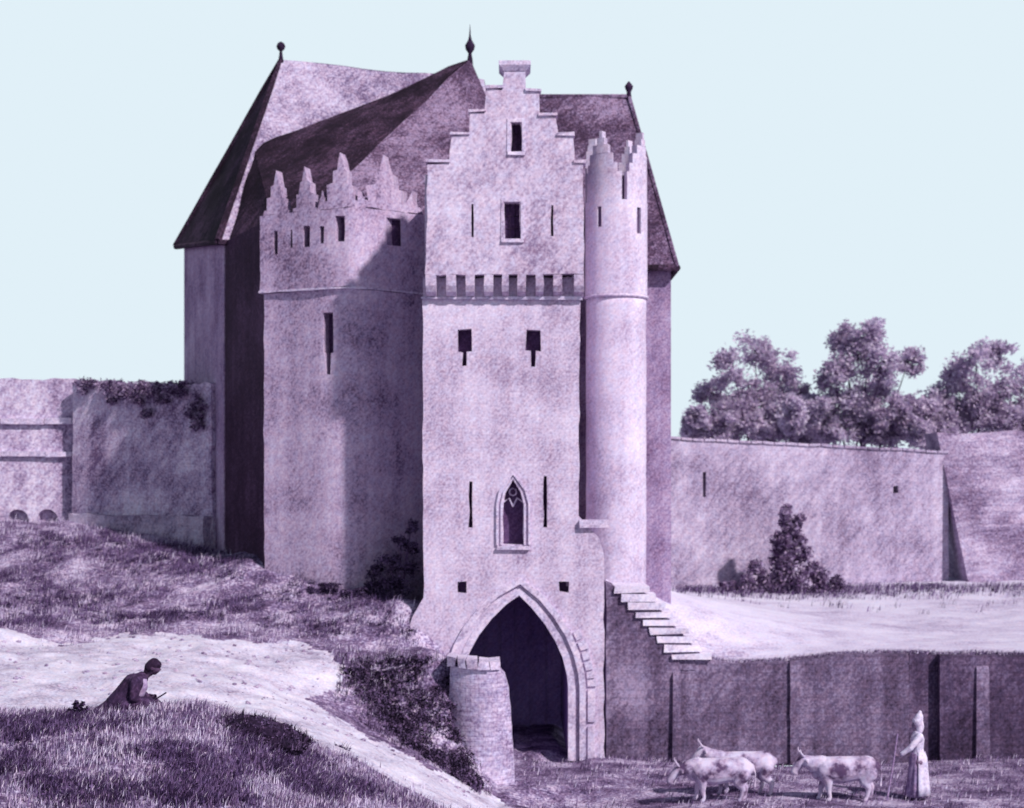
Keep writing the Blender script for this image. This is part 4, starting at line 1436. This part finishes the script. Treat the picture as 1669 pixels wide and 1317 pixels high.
# --- herder with pointed hood, facing left
wx_, wY = P(1496, 0, 34.8).x, 34.8
wl = Vector((wx_, wY, bank_z(wx_, wY)))
her = thing('person', 'standing person in pale pointed hood and long skirt holding a stick at arm length', 'person', wl)
k = Sk()
pe = k.add((0, 0, .88), .13)
wa = k.add((.0, 0, 1.05), .10, pe)
cs = k.add((-.01, 0, 1.25), .125, wa)
nb = k.add((-.01, 0, 1.40), .05, cs)
hc = k.chain(nb, [(-.02, 0, 1.46, .048), (-.035, 0, 1.53, .078), (-.03, 0, 1.61, .09), (-.02, 0, 1.66, .07)])
k.add((-.125, 0, 1.545), .016, hc - 1)
k.add((-.10, 0, 1.49), .03, hc - 2)
for sgn in (-1, 1):
    sh_ = k.add((0, sgn * .16, 1.34), .055, cs)
    if sgn < 0:
        el = k.add((-.20, -.20, 1.10), .042, sh_)
        wr = k.add((-.42, -.12, .93), .03, el)
        k.hand((-.42, -.12, .93), wr, (-1, .35, -.15), (-.2, 1, .2))
    else:
        el = k.add((.04, .22, 1.08), .042, sh_)
        wr = k.add((-.08, .20, .86), .03, el)
        k.hand((-.08, .20, .86), wr, (-.4, 0, -1), (-.8, -.3, .2))
    lg = k.chain(pe, [(.0, sgn * .09, .80, .10), (-.02 - .08 * sgn, sgn * .09, .46, .065), (.0 - .1 * sgn, sgn * .09, .09, .038)])
    k.chain(lg, [(-.1 - .1 * sgn, sgn * .10, .04, .035), (-.17 - .1 * sgn, sgn * .11, .03, .025)])
bm, mt = skin(k.n, k.e, wl)
part('body', bm, 'skin', her, True)
k = Sk()
pe = k.add((0, 0, .93), .135)
wa = k.add((.0, 0, 1.05), .118, pe)
cs = k.add((-.01, 0, 1.25), .145, wa)
k.add((-.01, 0, 1.38), .075, cs)
for sgn in (-1, 1):
    sh_ = k.add((0, sgn * .16, 1.34), .075, cs)
    if sgn < 0:
        k.chain(sh_, [(-.20, -.20, 1.10, .06), (-.36, -.14, .97, .05)])
    else:
        k.chain(sh_, [(.04, .22, 1.08, .06), (-.05, .205, .92, .05)])
bm, mt = skin(k.n, k.e, wl)
part('bodice', bm, 'dress', her, True)


def cloth_tube(prof, folds, amp, a0=0, a1=2 * PI, n=48, cx=0.0, open_=False, thick=0.012):
    bm = bmesh.new()
    outer = []
    for f, (r, z, ox) in enumerate(prof):
        row = []
        fr_ = f / (len(prof) - 1)
        for i in range(n + (1 if open_ else 0)):
            a = a0 + (a1 - a0) * i / n
            rr = r * (1 + amp * fr_ * math.sin(folds * a + 1.3) + amp * .5 * fr_ * math.sin(folds * 1.7 * a))
            row.append(bm.verts.new(wl + Vector((ox + rr * math.cos(a), rr * math.sin(a) * .9, z))))
        outer.append(row)
    for p, q in zip(outer, outer[1:]):
        m_ = len(p)
        for i in range(m_ - 1 if open_ else m_):
            bm.faces.new((p[i], p[(i + 1) % m_], q[(i + 1) % m_], q[i]))
    bmesh.ops.recalc_face_normals(bm, faces=bm.faces[:])
    bmesh.ops.solidify(bm, geom=bm.faces[:], thickness=thick)
    return bm


part('skirt', cloth_tube([(.125, 1.0, 0), (.17, .86, 0), (.19, .6, 0), (.215, .3, -.01), (.24, .07, -.02)], 9, .09), 'skirt', her, True)
part('apron', cloth_tube([(.15, 1.0, 0), (.195, .86, 0), (.215, .6, 0), (.24, .3, 0), (.262, .10, 0)], 7, .05, math.radians(-100), math.radians(20), 24, open_=True), 'dress', her, True)
k = Sk()
a = k.add((-.005, 0, 1.62), .115)
k.chain(a, [(.03, 0, 1.72, .085), (.045, 0, 1.82, .035)])
k.chain(a, [(.03, 0, 1.53, .10), (.03, 0, 1.45, .085)])
bm, mt = skin(k.n, k.e, wl)
part('hood', bm, 'dress', her, True)
stb = bmesh.new()
gp = Vector((-.51, -.09, .915))
tube(stb, [wl + Vector(p) for p in ((-.67, -.13, .0), (-.60, -.11, .42), tuple(gp), (-.44, -.07, 1.38))], [.02, .021, .02, .018], 8)
solo('walking_stick', stb, 'wood', 'slanting pale stick held out by the hooded person beside the cows', 'stick')

# ------------------------------------------------------------------ light, sky, camera
az, el_ = math.radians(42), math.radians(39)     # sun from the front right
S = Vector((math.sin(az) * math.cos(el_), -math.cos(az) * math.cos(el_), math.sin(el_)))
sun = bpy.data.lights.new('sun', 'SUN')
sun.energy, sun.angle, sun.color = 4.7, math.radians(2.0), (1.0, 0.96, 0.92)
so = bpy.data.objects.new('sun', sun)
so.rotation_euler = S.to_track_quat('Z', 'Y').to_euler()
so.location = (20, 10, 40)
C.objects.link(so)
w = bpy.data.worlds.new('World')
bpy.context.scene.world = w
w.use_nodes = True
N, L = w.node_tree.nodes, w.node_tree.links
bg = N['Background']
sky = N.new('ShaderNodeTexSky')
sky.sky_type = 'NISHITA'
sky.sun_disc = False
sky.sun_elevation, sky.sun_rotation = el_, math.atan2(S.x, S.y)
tc_ = N.new('ShaderNodeTexCoord')
sx_ = N.new('ShaderNodeSeparateXYZ')
L.new(tc_.outputs['Generated'], sx_.inputs[0])
mr = N.new('ShaderNodeMapRange')
mr.interpolation_type = 'SMOOTHSTEP'
mr.inputs['From Min'].default_value, mr.inputs['From Max'].default_value = 0.30, 0.42
L.new(sx_.outputs['Z'], mr.inputs['Value'])
mx = N.new('ShaderNodeMix')
mx.data_type = 'RGBA'
hz_ = lin(225, 240, 248)
mx.inputs[6].default_value = (hz_[0] / 0.05, hz_[1] / 0.05, hz_[2] / 0.05, 1)      # flat pale sky in view; darker sky above it deepens the shadows
L.new(mr.outputs[0], mx.inputs['Factor'])
L.new(sky.outputs[0], mx.inputs[7])
L.new(mx.outputs[2], bg.inputs['Color'])
bg.inputs['Strength'].default_value = 0.05

cam = bpy.data.cameras.new('camera')
co = bpy.data.objects.new('camera', cam)
C.objects.link(co)
co.location = (0, 0, CZ)
co.rotation_euler = (PI / 2, 0, 0)
cam.sensor_width = 36
cam.lens = 36 * F / 1669
cam.shift_y = (HY - 658.5) / 1669
cam.clip_end = 2000
cam.dof.use_dof = True               # the picture is a soft photograph of the place
cam.dof.focus_distance = 20
cam.dof.aperture_fstop = 1.5
sc = bpy.context.scene
sc.camera = co
sc.view_settings.view_transform = 'Standard'
sc.view_settings.look = 'None'
sc.view_settings.exposure = 0
